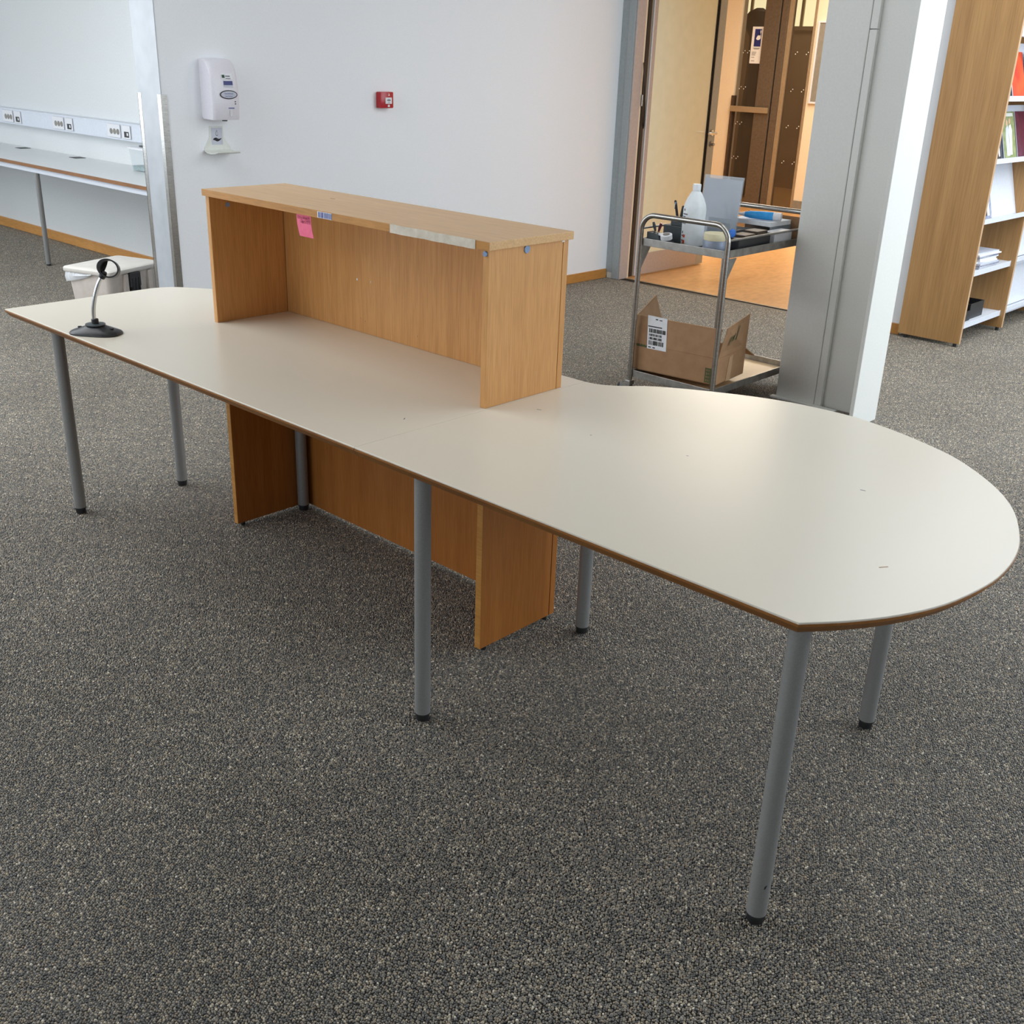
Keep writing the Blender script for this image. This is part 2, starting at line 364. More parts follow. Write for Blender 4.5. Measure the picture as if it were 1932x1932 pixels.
struct('trim_4', B().box(-2.4595, -2.293, 1.532, 1.5348, 0, ZC).box(-2.4925, -2.4595, 1.532, 1.5348, gz+.001, ZC).box(-2.293, -2.2595, 1.532, 1.5348, gz+.001, ZC), 'end_shade', 'partition end face with its shade painted in grey between the steel corner guards')  # thin cap with the end face's shade put into its colour
# grey pillar with a recessed front strip
pl = thing('pillar', 'grey painted steel pillar standing between the trolley and the magazine shelf', None, (.64, 3.58, 0), kind='structure')
obj('column_core', B().box(.425, .855, 3.478, 3.69, 0, ZC, .003), 'pillar_paint', pl)
obj('web_plate', B().box(.60, .968, 3.463, 3.4775, 0, ZC), 'pillar_paint', pl)
obj('side_flange', B().box(.955, .975, 3.20, 3.462, 0, ZC, .002), 'pillar_paint', pl)
obj('front_face', B().box(.425, .646, 3.435, 3.462, .0, ZC, .004), 'pillar_paint', pl)
obj('cover_strip', B().box(.648, .684, 3.438, 3.462, .0, 1.78, .002).box(.648, .684, 3.438, 3.462, 1.783, ZC, .002), 'pillar_paint', pl)
obj('base_plate', B().box(.41, .78, 3.40, 3.434, 0, .008), 'pillar_paint', pl)

# ------------------------------------------------------------------ doorway
t3 = thing('trim_3', 'grey metal door frame at the corridor doorway', None, (-2.18, 5.36, 0), kind='structure')
obj('frame_post', B().box(-2.262, -2.2, 5.352, 5.44, .045, 2.35, .002), 'frame_grey', t3)
obj('frame_post', B().box(-2.197, -2.134, 5.345, 5.47, 0, 2.35, .003), 'frame_grey', t3)
obj('frame_foot', B().box(-2.25, -2.2, 5.354, 5.44, 0, .044), 'ivory', t3)
obj('frame_stop', B().box(-2.133, -2.121, 5.35, 5.452, 0, 2.35, .002), 'frame_lilac', t3)
obj('frame_stop', B().box(-2.133, -2.128, 5.455, 5.478, 0, 2.35), 'cream_wall', t3)
obj('frame_post', B().box(-.40, -.32, 5.35, 5.46, 0, 2.35, .003), 'frame_grey', t3)
obj('frame_head', B().box(-2.262, -.32, 5.35, 5.46, 2.35, 2.42, .003), 'frame_grey', t3)
obj('threshold', B().box(-2.12, -.40, 5.425, 5.445, 0, .004), 'bronze_light', t3)
# door leaf, opened into the corridor
dy0, dy1, dx0, dx1 = 5.545, 6.525, -2.165, -2.12
d1 = thing('door_1', 'open glazed door with lilac grey frame leading to the corridor', None, (-2.14, 5.55, 0), kind='structure')
obj('stile', B().box(dx0, dx1, dy0, 5.60, .01, 2.33, .003), 'frame_lilac', d1)
obj('stile', B().box(dx0, dx1, 6.425, dy1, .01, 2.33, .003), 'frame_grey', d1)
obj('rail', B().box(dx0, dx1, 5.60, 6.425, .01, .178, .003), 'frame_lilac', d1)
obj('rail', B().box(dx0, dx1, 5.60, 6.425, 2.25, 2.33, .003), 'frame_lilac', d1)
obj('pane', B().box(dx0+.012, dx1-.012, 5.598, 6.427, .176, 2.252), 'frosted', d1)
obj('hinge_edge', B().box(dx0-.002, dx1-.004, 5.522, 5.543, .01, 2.33), 'leg_grey', d1)
obj('seal', B().box(dx0+.004, dx1-.003, 5.481, 5.5215, .01, 2.33), 'black_rubber', d1)
obj('edge_strip', B().box(dx1-.004, dx1+.0015, 5.5435, 5.556, .01, 2.33), 'white_metal', d1)
obj('seal', B().box(dx0+.01, dx1-.006, 6.40, 6.424, .18, 2.25).box(dx1-.006, dx1+.001, 6.414, 6.425, .18, 2.25), 'black_rubber', d1)
hp = atx(1338, 250, -2.10)
hd = obj('door_handle', B().tube([(-2.118, 6.475, 1.085), (-2.075, 6.475, 1.085), (-2.07, 6.47, 1.085), (-2.068, 6.355, 1.085)], .0095, 10).tube([(-2.165, 6.475, 1.085), (-2.21, 6.475, 1.085), (-2.215, 6.36, 1.085)], .0095, 8), 'chrome', d1, True)
obj('rose', B().tube([(-2.119, 6.475, 1.085), (-2.112, 6.475, 1.085)], .024, 18), 'chrome', hd, True)
lk = obj('lock', B().tube([(-2.119, 6.475, .995), (-2.110, 6.475, .995)], .022, 18), 'steel_dull', d1, True)
obj('lock_knob', B().tube([(-2.109, 6.475, .995), (-2.085, 6.475, .995)], .012, 12), 'steel_dull', lk, True)
obj('slot_plate', B().box(-2.135, -2.132, 5.524, 5.538, 1.15, 1.56, .001), 'steel_dull', d1)
obj('cable_loop', B().tube(spline([(-2.118, 5.462, 1.605), (-2.104, 5.458, 1.52), (-2.10, 5.475, 1.40), (-2.104, 5.50, 1.28), (-2.118, 5.522, 1.16), (-2.132, 5.528, 1.13)], 5), .0045, 8), 'black_rubber', d1, True)
obj('hinge', B().tube([(-2.118, 5.475, 1.30), (-2.118, 5.475, 1.38)], .007, 10), 'steel', d1, True)

# ------------------------------------------------------------------ end of the corridor
YF = 10.5
struct('wall_corridor_end', B().box(-6.0, -4.49, YF, YF+.12, 0, ZC).box(-3.5, .04, YF, YF+.12, 0, ZC).box(-4.49, -3.5, YF, YF+.12, 2.5, ZC), 'cream_wall', 'cream end wall of the corridor around the glazed doors')
struct('baseboard_corridor', B().box(-3.50, .04, YF-.015, YF, 0, .14, .002), 'board_grey', 'grey baseboard on the corridor end wall under the framed board')
d2 = thing('door_2', 'dark bronze framed glass doors at the end of the corridor', None, (-4.0, YF, 0), kind='structure')
obj('stile', B().box(-4.165, -3.962, YF-.02, YF+.05, 0, 2.5, .003), 'bronze', d2)
obj('stile', B().box(-3.942, -3.858, YF-.02, YF+.05, 0, 2.5, .003), 'bronze', d2)
obj('gap_seal', B().box(-3.961, -3.943, YF+.0, YF+.04, 0, 2.5), 'black_rubber', d2)
obj('jamb', B().box(-3.857, -3.80, YF-.01, YF+.05, 0, 2.5, .002), 'bronze_light', d2)
obj('jamb', B().box(-3.53, -3.5, YF-.01, YF+.06, 0, 2.5, .002), 'bronze_light', d2)
obj('jamb', B().box(-4.5, -4.47, YF-.025, YF+.05, 0, 1.27, .002), 'brown_black', d2)
obj('push_bar', B().box(-4.49, -3.97, YF-.05, YF-.021, 1.09, 1.155, .004), 'bronze_light', d2)
pa = obj('pane', B().box(-4.47, -4.166, YF+.01, YF+.016, 0, 2.5), 'tint', d2)
pb = obj('pane', B().box(-3.80, -3.53, YF+.01, YF+.016, 0, 2.5), 'tint', d2)
for (q, x0s) in ((pa, (-4.42, -4.36)), (pb, (-3.72, -3.58))):
    b = B()
    for z in (.55, .95, 1.35, 1.75):
        for x in x0s:
            for dx, dz in ((0, 0), (.022, .022)):
                b.tube([(x+dx, YF+.009, z+dz), (x+dx, YF+.006, z+dz)], .006, 8)
    obj('safety_dots', b, 'paper', q)
struct('wall_behind_glass', B().box(-6.0, -2.0, 12.9, 13.1, 0, ZC), 'back_room', 'brown shaded wall behind the dark glass doors')
struct('wall_behind_glass_side', B().box(-3.2, -3.1, YF+.12, 12.9, 0, ZC), 'back_room', 'brown shaded side wall behind the dark glass doors')
def win_far(a, c, lab, nm):
    p0 = aty(*a, 12.88); p1 = aty(*c, 12.88)
    w = thing(nm, lab, None, ((p0.x+p1.x)/2, 12.88, p1.z), kind='structure')
    obj('pane', B().box(p0.x, p1.x, 12.87, 12.885, p1.z, p0.z), 'lit_window', w)
    obj('window_frame', B().box(p0.x-.04, p1.x+.04, 12.84, 12.868, p1.z-.05, p1.z).box((p0.x+p1.x)/2-.02, (p0.x+p1.x)/2+.02, 12.84, 12.868, p1.z, p0.z), 'bronze_light', w)
win_far((1396, -40), (1449, 46), 'brightly lit high window behind the glass door with the poster', 'window_1')
win_far((1497, -40), (1541, 50), 'brightly lit high window behind the right-hand corridor glass pane', 'window_2')
# black draped shape behind the glass
ct = B(); rings = []
cx, cyy = aty(1427, 100, 11.4).x, 11.4
for z, rx, ry, ox in ((.02, .13, .1, 0), (.3, .135, .11, 0), (.8, .125, .1, .0), (1.3, .115, .1, .01), (1.7, .12, .1, .01), (1.95, .12, .11, .0), (2.07, .16, .12, -.05), (2.17, .16, .12, -.06), (2.24, .12, .09, -.03), (2.28, .04, .03, -.02)):
    rings.append([Vector((cx+ox+rx*(1+.12*math.sin(5*q*math.tau/20+z*3))*math.cos(q*math.tau/20), cyy+ry*(1+.12*math.cos(4*q*math.tau/20))*math.sin(q*math.tau/20), z)) for q in range(20)])
ct.loft(rings)
tag(obj('draped_coat_stand', ct, 'black_rubber', None, True), 'tall black draped shape standing behind the glass door with the poster', 'coat stand')
# poster on the door glass
po = thing('poster', 'white notice with a dark blue panel stuck on the corridor glass door', 'poster', (-4.238, YF-.0, 1.635))
obj('sheet', B().box(-4.321, -4.155, YF+.004, YF+.008, 1.635, 2.035), 'paper', po)
bl = obj('blue_panel', B().box(-4.285, -4.195, YF+.0022, YF+.004, 1.82, 2.01), 'navy', po)
pts = [(-4.262, 1.905), (-4.25, 1.93), (-4.235, 1.945), (-4.222, 1.935), (-4.206, 1.95), (-4.2, 1.985), (-4.207, 2.005), (-4.213, 1.985), (-4.2, 1.91), (-4.215, 1.895), (-4.236, 1.89), (-4.252, 1.895)]
obj('white_figure', B().prism([(x, YF+.0022, z) for x, z in pts], (0, -.001, 0)), 'paper', bl)
b = B()
for z, x0, x1 in ((1.80, -4.29, -4.20), (1.79, -4.28, -4.21), (1.755, -4.30, -4.24), (1.74, -4.30, -4.245), (1.725, -4.30, -4.25), (1.70, -4.30, -4.26), (1.66, -4.30, -4.255)):
    obj('text_line', B().box(x0, x1, YF+.0025, YF+.0038, z, z+.006), 'ink_grey', po)
# framed board on the cream wall
fb = thing('framed_board', 'grey board in a white frame hung on the cream corridor wall', 'picture frame', (-3.1, YF, 1.23))
obj('board', B().box(-3.44, -2.62, YF-.02, YF-.004, 1.25, 2.08), 'board_grey', fb)
for q in ((-3.462, -3.44, 1.228, 2.1), (-2.62, -2.6, 1.228, 2.1), (-3.44, -2.62, 1.228, 1.25), (-3.44, -2.62, 2.08, 2.1)):
    obj('frame_bar', B().box(q[0], q[1], YF-.03, YF, q[2], q[3], .003), 'white_metal', fb)

# ------------------------------------------------------------------ reception desk
DH = .72
L_out = [(1.1643, 0), (-.80, 0)] + [(v.x, v.y) for v in spline([(-.80, 0, 0), (-.808, .30, 0), (-.816, .52, 0), (-.816, .60, 0), (-.79, .665, 0), (-.735, .715, 0), (-.666, .764, 0), (-.5, .835, 0), (-.3, .875, 0), (-.1, .889, 0)], 5)][1:] + [(1.1643, .889)]
R_sp = spline([(1.1657, .889, 0), (1.21, .899, 0), (1.262, .935, 0), (1.335, 1.012, 0), (1.473, 1.096, 0), (1.613, 1.160, 0), (1.734, 1.190, 0), (1.863, 1.198, 0), (1.949, 1.184, 0), (2.036, 1.160, 0), (2.133, 1.121, 0), (2.22, 1.076, 0), (2.318, .996, 0), (2.397, .911, 0), (2.460, .815, 0), (2.512, .697, 0), (2.540, .607, 0), (2.555, .507, 0), (2.555, .401, 0), (2.532, .265, 0), (2.491, .160, 0), (2.440, .075, 0), (2.381, 0, 0)], 4)
R_out = [(1.1657, 0)] + [(v.x, v.y) for v in R_sp]
def inset(poly, d):
    n = len(poly); A = sum(poly[i][0]*poly[(i+1) % n][1]-poly[(i+1) % n][0]*poly[i][1] for i in range(n)); sgn = 1 if A > 0 else -1; out = []
    for i in range(n):
        p0, p1, p2 = Vector(poly[i-1]), Vector(poly[i]), Vector(poly[(i+1) % n])
        e1 = (p1-p0).normalized(); e2 = (p2-p1).normalized()
        n1 = Vector((-e1.y, e1.x))*sgn; n2 = Vector((-e2.y, e2.x))*sgn; m = (n1+n2)
        m = m/max(.3, m.dot(n1)) if m.length > 1e-6 else n1
        out.append((p1.x+m.x*d, p1.y+m.y*d))
    return out
desk = thing('reception_desk', 'long reception desk with grey laminate top, rounded right end and round grey legs', 'desk', (.8, .45, 0))
for out, xs in ((L_out, 1.1643), (R_out, 1.1657)):
    def clampx(pl): return [((xs if abs(o[0]-xs) < 1e-6 else p[0]), p[1]) for p, o in zip(pl, out)]
    i1, i2, i3 = clampx(inset(out, .0015)), clampx(inset(out, .004)), clampx(inset(out, .016))
    top = obj('tabletop', B().loft([[(x, y, DH-.0035) for x, y in i1], [(x, y, DH-.0008) for x, y in i1], [(x, y, DH) for x, y in clampx(inset(out, .0025))]]), 'desk_top', desk)
    obj('edge_band', B().loft([[(x, y, DH-.027) for x, y in i3], [(x, y, DH-.0225) for x, y in clampx(inset(out, .011))], [(x, y, DH-.008) for x, y in out], [(x, y, DH-.0036) for x, y in out]]), 'desk_edge', top)
legs = [(-.521, .056), (-.518, .476), (1.353, .056), (2.360, .056), (1.344, .721), (2.196, .880), (.006, .677)]
leg0 = None
for (x, y) in legs:
    if leg0 is None:
        leg0 = obj('leg', B().tube([(x, y, .02), (x, y, DH-.027)], .0208, 28), 'leg_grey', desk, True)
        foot0 = obj('foot', B().lathe([(.013, 0), (.0175, .002), (.0185, .019), (.016, .0195)], (x, y, 0), 24), 'black_rubber', leg0, True)
        ring0 = obj('leg_collar', B().tube([(x, y, .0195), (x, y, .0235)], .0212, 28), 'black_plastic', leg0, True)
        lx, ly = x, y
    else:
        lg = dup_part(leg0, desk, (x-lx, y-ly, 0))
        for s in (foot0, ring0):
            c = s.copy(); COL.objects.link(c); c.parent = lg
        last = lg
        if (x, y) == (2.360, .056): scuff_leg = lg
def leg_scuff(lg, x, y, px, py, h, w):
    r = ray(px, py); v = Vector((x-CAM.x, y-CAM.y)); n = Vector((r.x, r.y)); t = v.dot(n)/n.dot(n); p = CAM+r*t
    d = Vector((CAM.x-x, CAM.y-y, 0)).normalized(); e = Vector((-d.y, d.x, 0)); lat = max(-.015, min(.015, (p-Vector((x, y, 0))).dot(e)))
    c = Vector((x, y, p.z-.012))+e*lat+d*(math.sqrt(.0208**2-lat**2)-.0004)
    obj('scuff', B().prism([c-e*w-Vector((0, 0, h)), c+e*w*.4-Vector((0, 0, h*.3)), c+e*w+Vector((0, 0, h)), c-e*w*.2+Vector((0, 0, h*.2))], d*.0007), 'black_rubber', lg)
leg_scuff(scuff_leg, 2.360, .056, 1446, 1655, .008, .004)
# small marks on the laminate
for i, (px, py, ln, an) in enumerate(((1017, 773, .014, .3), (1115, 821, .005, 0), (1297, 860, .006, .4), (1667, 1070, .02, 1.0), (1628, 925, .012, .2), (763, 790, .012, 2.2))):
    c = atz(px, py, DH)
    obj('scratch', B().box(-ln/2, ln/2, -.0012, .0012, 0, .0003, 0, rotz((c.x, c.y, DH), an)), 'ink_grey' if i != 3 else 'card', desk)

# beech panel unit under the desk
mu = thing('under_desk_panels', 'beech panel unit, coloured darker than the counter shelf, standing on the floor under the reception desk', 'panel unit', (.6, .57, .012))
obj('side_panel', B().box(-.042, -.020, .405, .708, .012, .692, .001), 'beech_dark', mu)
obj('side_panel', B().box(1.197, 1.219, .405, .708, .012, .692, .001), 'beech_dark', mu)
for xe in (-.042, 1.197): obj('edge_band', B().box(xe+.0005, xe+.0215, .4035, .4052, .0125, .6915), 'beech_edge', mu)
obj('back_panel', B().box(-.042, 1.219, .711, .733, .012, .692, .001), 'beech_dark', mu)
for x in (-.03, .6, 1.208):
    obj('glide', B().tube([(x, .70 if abs(x-.6) > .1 else .722, 0), (x, .70 if abs(x-.6) > .1 else .722, .0125)], .009, 12), 'black_rubber', mu)
for x in (-.03, 1.208): obj('glide', B().tube([(x, .43, 0), (x, .43, .0125)], .009, 12), 'black_rubber', mu)

# beech counter shelf on the desk
DS = DH+.0003
hu = thing('counter_shelf', 'open-fronted beech counter shelf standing on top of the reception desk', 'shelf', (.49, .62, DH))
zt = 1.170
hl, hr, hf, hb = -.174, 1.157, .465, .785
obj('side_panel', B().box(hl, hl+.02, hf, hb-.024, DS, zt-.0225, .001), 'beech_v', hu)
sp = obj('side_panel', B().box(hr-.02, hr, hf, hb-.024, DS, zt-.0225, .001), 'beech_v', hu)
obj('back_panel', B().box(hl, hr, hb-.022, hb, DS, zt-.0225, .001), 'beech_v', hu)
tp = obj('top_panel', B().box(hl-.010, hr+.008, hf-.006, hb+.012, zt-.022, zt, .0012), 'beech_x', hu)
te = obj('front_edge', B().box(hl-.0095, hr+.0075, hf-.0072, hf-.0055, zt-.0215, zt-.0005), 'beech_edge', tp)
# bone coloured tape on the front edge, barcode sticker, felt dots, dowel heads
def on_edge(px, py): return aty(px, py, hf-.0075)
t0, t1 = on_edge(736, 430), on_edge(897, 462)
rg = []
for i in range(25):
    x = t0.x+(t1.x-t0.x)*i/24; j = random.uniform(-.0006, .0006); w = random.uniform(0, .0012)
    rg.append([(x, hf-.0073, zt-.0235+j), (x, hf-.0084-w, zt-.0235+j), (x, hf-.0084-w*.6, zt+.0005+j), (x, hf-.0073, zt+.0005+j)])
tpz = obj('masking_tape', B().loft(rg), 'tape_bone', tp); tpz['label'] = 'crinkled bone coloured tape on the front edge'
bx = on_edge(599, 405).x, on_edge(626, 410).x
bc = obj('barcode_sticker', B().box(bx[0], bx[1], hf-.0079, hf-.0073, zt-.0205, zt-.002), 'paper', tp); bc['label'] = 'white barcode sticker'
b = B(); x = bx[0]+.004
while x < bx[1]-.004:
    w = random.choice((.0012, .0018, .003)); b.box(x, x+w, hf-.0083, hf-.0079, zt-.0195, zt-.003); x += w+random.choice((.0013, .002, .0028))
obj('barcode_bars', b, 'ink_blue', bc)
p = atx(994, 470, hr+.0005); obj('felt_dot', B().tube([(hr, p.y, p.z), (hr+.003, p.y, p.z)], .0105, 18), 'felt_blue', sp)['label'] = 'round blue-grey felt dot'
p = aty(917, 479, hf); obj('screw_cap', B().tube([(hr-.010, hf, p.z), (hr-.010, hf-.005, p.z)], .007, 14), 'felt_blue', sp)
p = atx(429, 386, hl+.02); obj('felt_dot', B().lathe([(.0001, .0), (.008, .001), (.008, .003), (.0001, .003)], (0, 0, 0), 14, frame((hl+.02, p.y, p.z), (0, 1, 0), (0, 0, 1))), 'felt_blue', hu)
obj('chipped_veneer', B().box(hr-.002, hr+.0008, hb-.029, hb-.017, zt-.027, zt-.0218), 'paper', hu)
for px, py, s in ((674, 527, .005), (700, 532, .003), (680, 600, .003), (689, 606, .0025), (787, 634, .003)):
    p = aty(px, py, hb-.0222); obj('chip', B().box(p.x-s/2, p.x+s/2, hb-.0232, hb-.022, p.z-s*.7, p.z+s*.7), 'paper' if py < 560 else 'card_in', hu)
p = atz(627, 375, zt); obj('scuff', B().box(p.x-.01, p.x+.012, p.y-.002, p.y+.003, zt-.0001, zt+.0004), 'card', hu)

# pink sticky note hanging inside
q = [aty(560, 403, hf+.006), aty(587, 408, hf+.006), aty(587.5, 449.5, hf+.012), aty(561.5, 443, hf+.012)]
x0, x1 = q[0].x, q[1].x; ztop = zt-.0225; zbot = q[2].z
rg = []
for i in range(7):
    f = i/6; yy = hf+.004+.010*f*f
    rg.append([(x0, yy, ztop-(ztop-zbot)*f), (x1, yy-.001*f, ztop-(ztop-zbot)*f), (x1, yy+.0008-.001*f, ztop-(ztop-zbot)*f), (x0, yy+.0008, ztop-(ztop-zbot)*f)])
sn = tag(obj('sticky_note', B().loft(rg), 'pink'), 'pink sticky note hanging under the front edge of the counter shelf', 'sticky note')
b = B(); wdt = x1-x0
for row, (zf, xa, xb, hh) in enumerate(((.14, .1, .95, .010), (.30, .28, .93, .012))):
    x = x0+wdt*xa; i = 0
    while x < x0+wdt*xb:
        z = ztop-(ztop-zbot)*zf; yy = hf+.0025+.010*zf*zf
        b.box(x, x+.0013, yy-.0003, yy, z-hh*random.uniform(.4, .6), z+hh*random.uniform(.2, .6))
        if i % 2: b.box(x, x+.0055, yy-.0003, yy, z-.0008+random.uniform(-.004, .004), z+.0006)
        x += .0058; i += 1
obj('handwriting', b, 'pink_ink', sn)

# ------------------------------------------------------------------ barcode scanner stand on the desk
bc0 = atz(182, 629, DH)
ss = thing('scanner_stand', 'black scanner stand with chrome gooseneck on the left end of the desk', 'scanner stand', (bc0.x, bc0.y, DH))
vx = Vector((RT.x, RT.y, 0)).normalized(); vy = Vector((FW.x, FW.y, 0)).normalized()
def sst(px, py, d=0.0):   # point in the upright plane through the stand's base
    r = ray(px, py); n = vy; c = Vector((bc0.x, bc0.y, DH)) + vy*d; return CAM + r*((c-CAM).dot(n)/r.dot(n))
hw = (sst(229, 629)-sst(134, 629)).length/2
ang = math.atan2(vx.y, vx.x)-.12
rings = []
for sc, z, e in ((1.0, 0, 3.0), (1.01, .004, 3.0), (.97, .009, 2.8), (.82, .016, 2.5), (.62, .024, 2.2), (.5, .029, 2.0), (.42, .030, 2.0)):
    ring = []
    for k in range(40):
        t = k*math.tau/40; c, s = math.cos(t), math.sin(t)
        ex = abs(c)**(2/e)*math.copysign(1, c)*hw*sc; ey = abs(s)**(2/e)*math.copysign(1, s)*hw*.62*sc
        if sc < .9: ex = ex*(.9 if sc > .7 else .72)
        ring.append(Matrix.Rotation(ang, 3, 'Z') @ Vector((ex, ey, 0)) + Vector((bc0.x, bc0.y, DH+z)))
    rings.append(ring)
ba = obj('base', B().loft(rings), 'black_plastic', ss, True)
for s in (-1, 1):
    c = Matrix.Rotation(ang, 3, 'Z') @ Vector((s*hw*.66, 0, .0175)) + Vector((bc0.x, bc0.y, DH))
    obj('screw_hole', B().tube([c, c+Vector((0, 0, .0035))], .0065, 12), 'black_rubber', ba)
obj('collar', B().lathe([(.032, .0295), (.032, .0325), (.024, .0335), (.011, .034)], (bc0.x, bc0.y, DH), 24), 'dark_grey', ss, True)
obj('socket', B().lathe([(.0115, .033), (.0115, .048), (.009, .05)], (bc0.x, bc0.y, DH), 16), 'black_rubber', ss, True)
npts = [Vector((bc0.x, bc0.y, DH+.045))]+[sst(x, y) for x, y in ((177.5, 600), (176.5, 585), (178, 568), (181.5, 550), (186, 535), (191.5, 523))]
nk = spline(npts, 8); rr = [.0066+(.0005 if i % 2 else 0) for i in range(len(nk))]
obj('gooseneck', B().tube(nk, rr, 12), 'chrome', ss, True)
# oval cradle: tilted cup ring
ctr = sst(204, 506.5); ax = (sst(226, 516)-sst(181, 497)).normalized(); up = (UP*.85-FW*.1); nr = ax.cross(up).normalized(); up = nr.cross(ax).normalized()
Lr, Wr = (sst(224, 515)-sst(184, 498)).length/2, .030
rings = []
for k in range(36):
    t = k*math.tau/36
    o = ctr + ax*Lr*math.cos(t) + up*Wr*math.sin(t); d = (ax*math.cos(t)+up*math.sin(t)).normalized()
    dep = .017+.020*max(0, -math.cos(t))**1.5; th = .0048+.006*max(0, -math.cos(t))**2
    rings.append([o+nr*.007, o+nr*.007+d*th*.0-d*th, o-nr*dep-d*th*.9, o-nr*dep, ])
bb = B(); R = [[bb.b.verts.new(p) for p in r] for r in rings]
for a, c in zip(R, R[1:]+R[:1]):
    for i in range(4): bb.b.faces.new((a[i], a[(i+1) % 4], c[(i+1) % 4], c[i]))
cr = obj('cradle', bb, 'black_plastic', ss, True)
# closed back of the cup at its upper left end
bb = B(); rows = []
for u in range(7):
    f = -1+.62*u/6; hgt = math.sqrt(max(0.0, 1-f*f))
    rows.append([ctr+ax*Lr*f*1.0+up*Wr*hgt*(-1+2*v/8)-nr*(.016*(1-((-1+2*v/8))**2)*.6+.012) for v in range(9)])
for r in rows: pass
G = [[bb.b.verts.new(p) for p in r] for r in rows]
for i in range(6):
    for j in range(8): bb.b.faces.new((G[i][j], G[i+1][j], G[i+1][j+1], G[i][j+1]))
bmesh.ops.remove_doubles(bb.b, verts=bb.b.verts[:], dist=1e-5)
bmesh.ops.solidify(bb.b, geom=bb.b.faces[:], thickness=.003)
obj('cup', bb, 'black_plastic', cr, True)
k0, k1 = sst(191.5, 524), sst(197, 513)
obj('knuckle', B().tube([k0, k0.lerp(k1, .5), k1], [.0105, .012, .009], 12), 'black_rubber', ss, True)

# ------------------------------------------------------------------ waste bin behind the desk
zb = .40
c0 = Vector((-3.10, 1.275, 0)); e1 = Vector((.945, .326, 0)).normalized(); e2 = Vector((-e1.y, e1.x, 0)); lw, ll = .355, .46
TB = Matrix(((e1.x, e2.x, 0, c0.x), (e1.y, e2.y, 0, c0.y), (0, 0, 1, 0), (0, 0, 0, 1)))
def rrect(x0, x1, y0, y1, r, z, n=5):
    o = []
    for cx_, cy_, a0 in ((x1-r, y1-r, 0), (x0+r, y1-r, 90), (x0+r, y0+r, 180), (x1-r, y0+r, 270)):
        for i in range(n+1):
            a = math.radians(a0+90*i/n); o.append(Vector((cx_+r*math.cos(a), cy_+r*math.sin(a), z)))
    return o
bn = thing('waste_bin', 'beige plastic bin with off-white lid and black latch behind the desk', 'bin', tuple(TB @ Vector((lw/2, ll/2, 0))))
def TR(rs): return [[TB @ p for p in r] for r in rs]
obj('body', B().loft(TR([rrect(.05, lw-.05, .05, ll-.05, .03, 0), rrect(.045, lw-.045, .045, ll-.045, .03, .01), rrect(.02, lw-.02, .02, ll-.02, .03, zb-.06), rrect(.015, lw-.015, .015, ll-.015, .03, zb-.02)])), 'bin_beige', bn, True)
obj('lid', B().loft(TR([rrect(.004, lw-.004, .004, ll-.004, .025, zb-.028), rrect(0, lw, 0, ll, .025, zb-.022), rrect(0, lw, 0, ll, .025, zb-.006), rrect(.006, lw-.006, .006, ll-.006, .022, zb), rrect(.03, lw-.03, .03, ll-.03, .02, zb+.004)])), 'bin_lid', bn, True)
for k, y in enumerate((.13, .33)): obj('rib', B().box(lw-.024, lw-.006, y, y+.035, .05, zb-.035, .003, TB), 'bin_beige', bn)
la = obj('latch', B().box(lw-.02, lw+.006, .17, .255, zb-.115, zb-.03, .006, TB), 'black_plastic', bn)
for k in range(3): obj('latch_rib', B().box(lw+.005, lw+.010, .183+k*.025, .193+k*.025, zb-.19, zb-.06, .002, TB), 'black_plastic', la)
obj('latch_tongue', B().box(lw-.03, lw+.005, .18, .245, zb-.2, zb-.11, .004, TB), 'black_plastic', la)
rg = []
for i in range(17):
    f = i/16; y = .012+(random.uniform(-.004, .004)); x = .02+f*.2
    dz = .055*(1-f)**.7
    rg.append([TB @ Vector((x, y, zb-.025)), TB @ Vector((x, y-.006-random.uniform(0, .008), zb-.03-dz*.45)), TB @ Vector((x, y-.002+random.uniform(-.003, .003), zb-.032-dz))])
obj('bin_liner', B().loft(rg, False, False), 'bag', bn, True)['label'] = 'translucent white bin liner edge'

# ------------------------------------------------------------------ long worktop on the far wall
wt = thing('wall_worktop', 'long white worktop with beech edge along the far left wall', 'worktop', (-6.5, 2.43, 0))
ws = obj('worktop_board', B().box(-10.8, -2.492, 2.14, 2.738, .727, .75, .001), 'wall_gloss', wt)
obj('edge_band', B().box(-10.8, -2.492, 2.128, 2.1395, .727, .7495), 'desk_edge', wt)
obj('apron', B().box(-10.8, -2.492, 2.145, 2.17, .69, .7265), 'white_metal', wt)
lp0 = None
for x in (-7.6, -5.232, -2.9):
    if lp0 is None:
        lp0 = obj('leg', B().tube([(x, 2.155, .012), (x, 2.155, .6895)], .0185, 20), 'leg_grey', wt, True)
        f0 = obj('foot', B().tube([(x, 2.155, 0), (x, 2.155, .0125)], .016, 16), 'black_rubber', lp0)
    else:
        lg = dup_part(lp0, wt, (x+7.6, 0, 0)); c = f0.copy(); COL.objects.link(c); c.parent = lg
for px, py in ((55, 279), (161, 297)):
    p = atz(px, py, .75); p.y = min(p.y, 2.66)
    obj('cable_outlet', B().box(p.x-.055, p.x+.055, p.y-.045, p.y+.045, .7502, .7525, .001), 'black_rubber', wt)
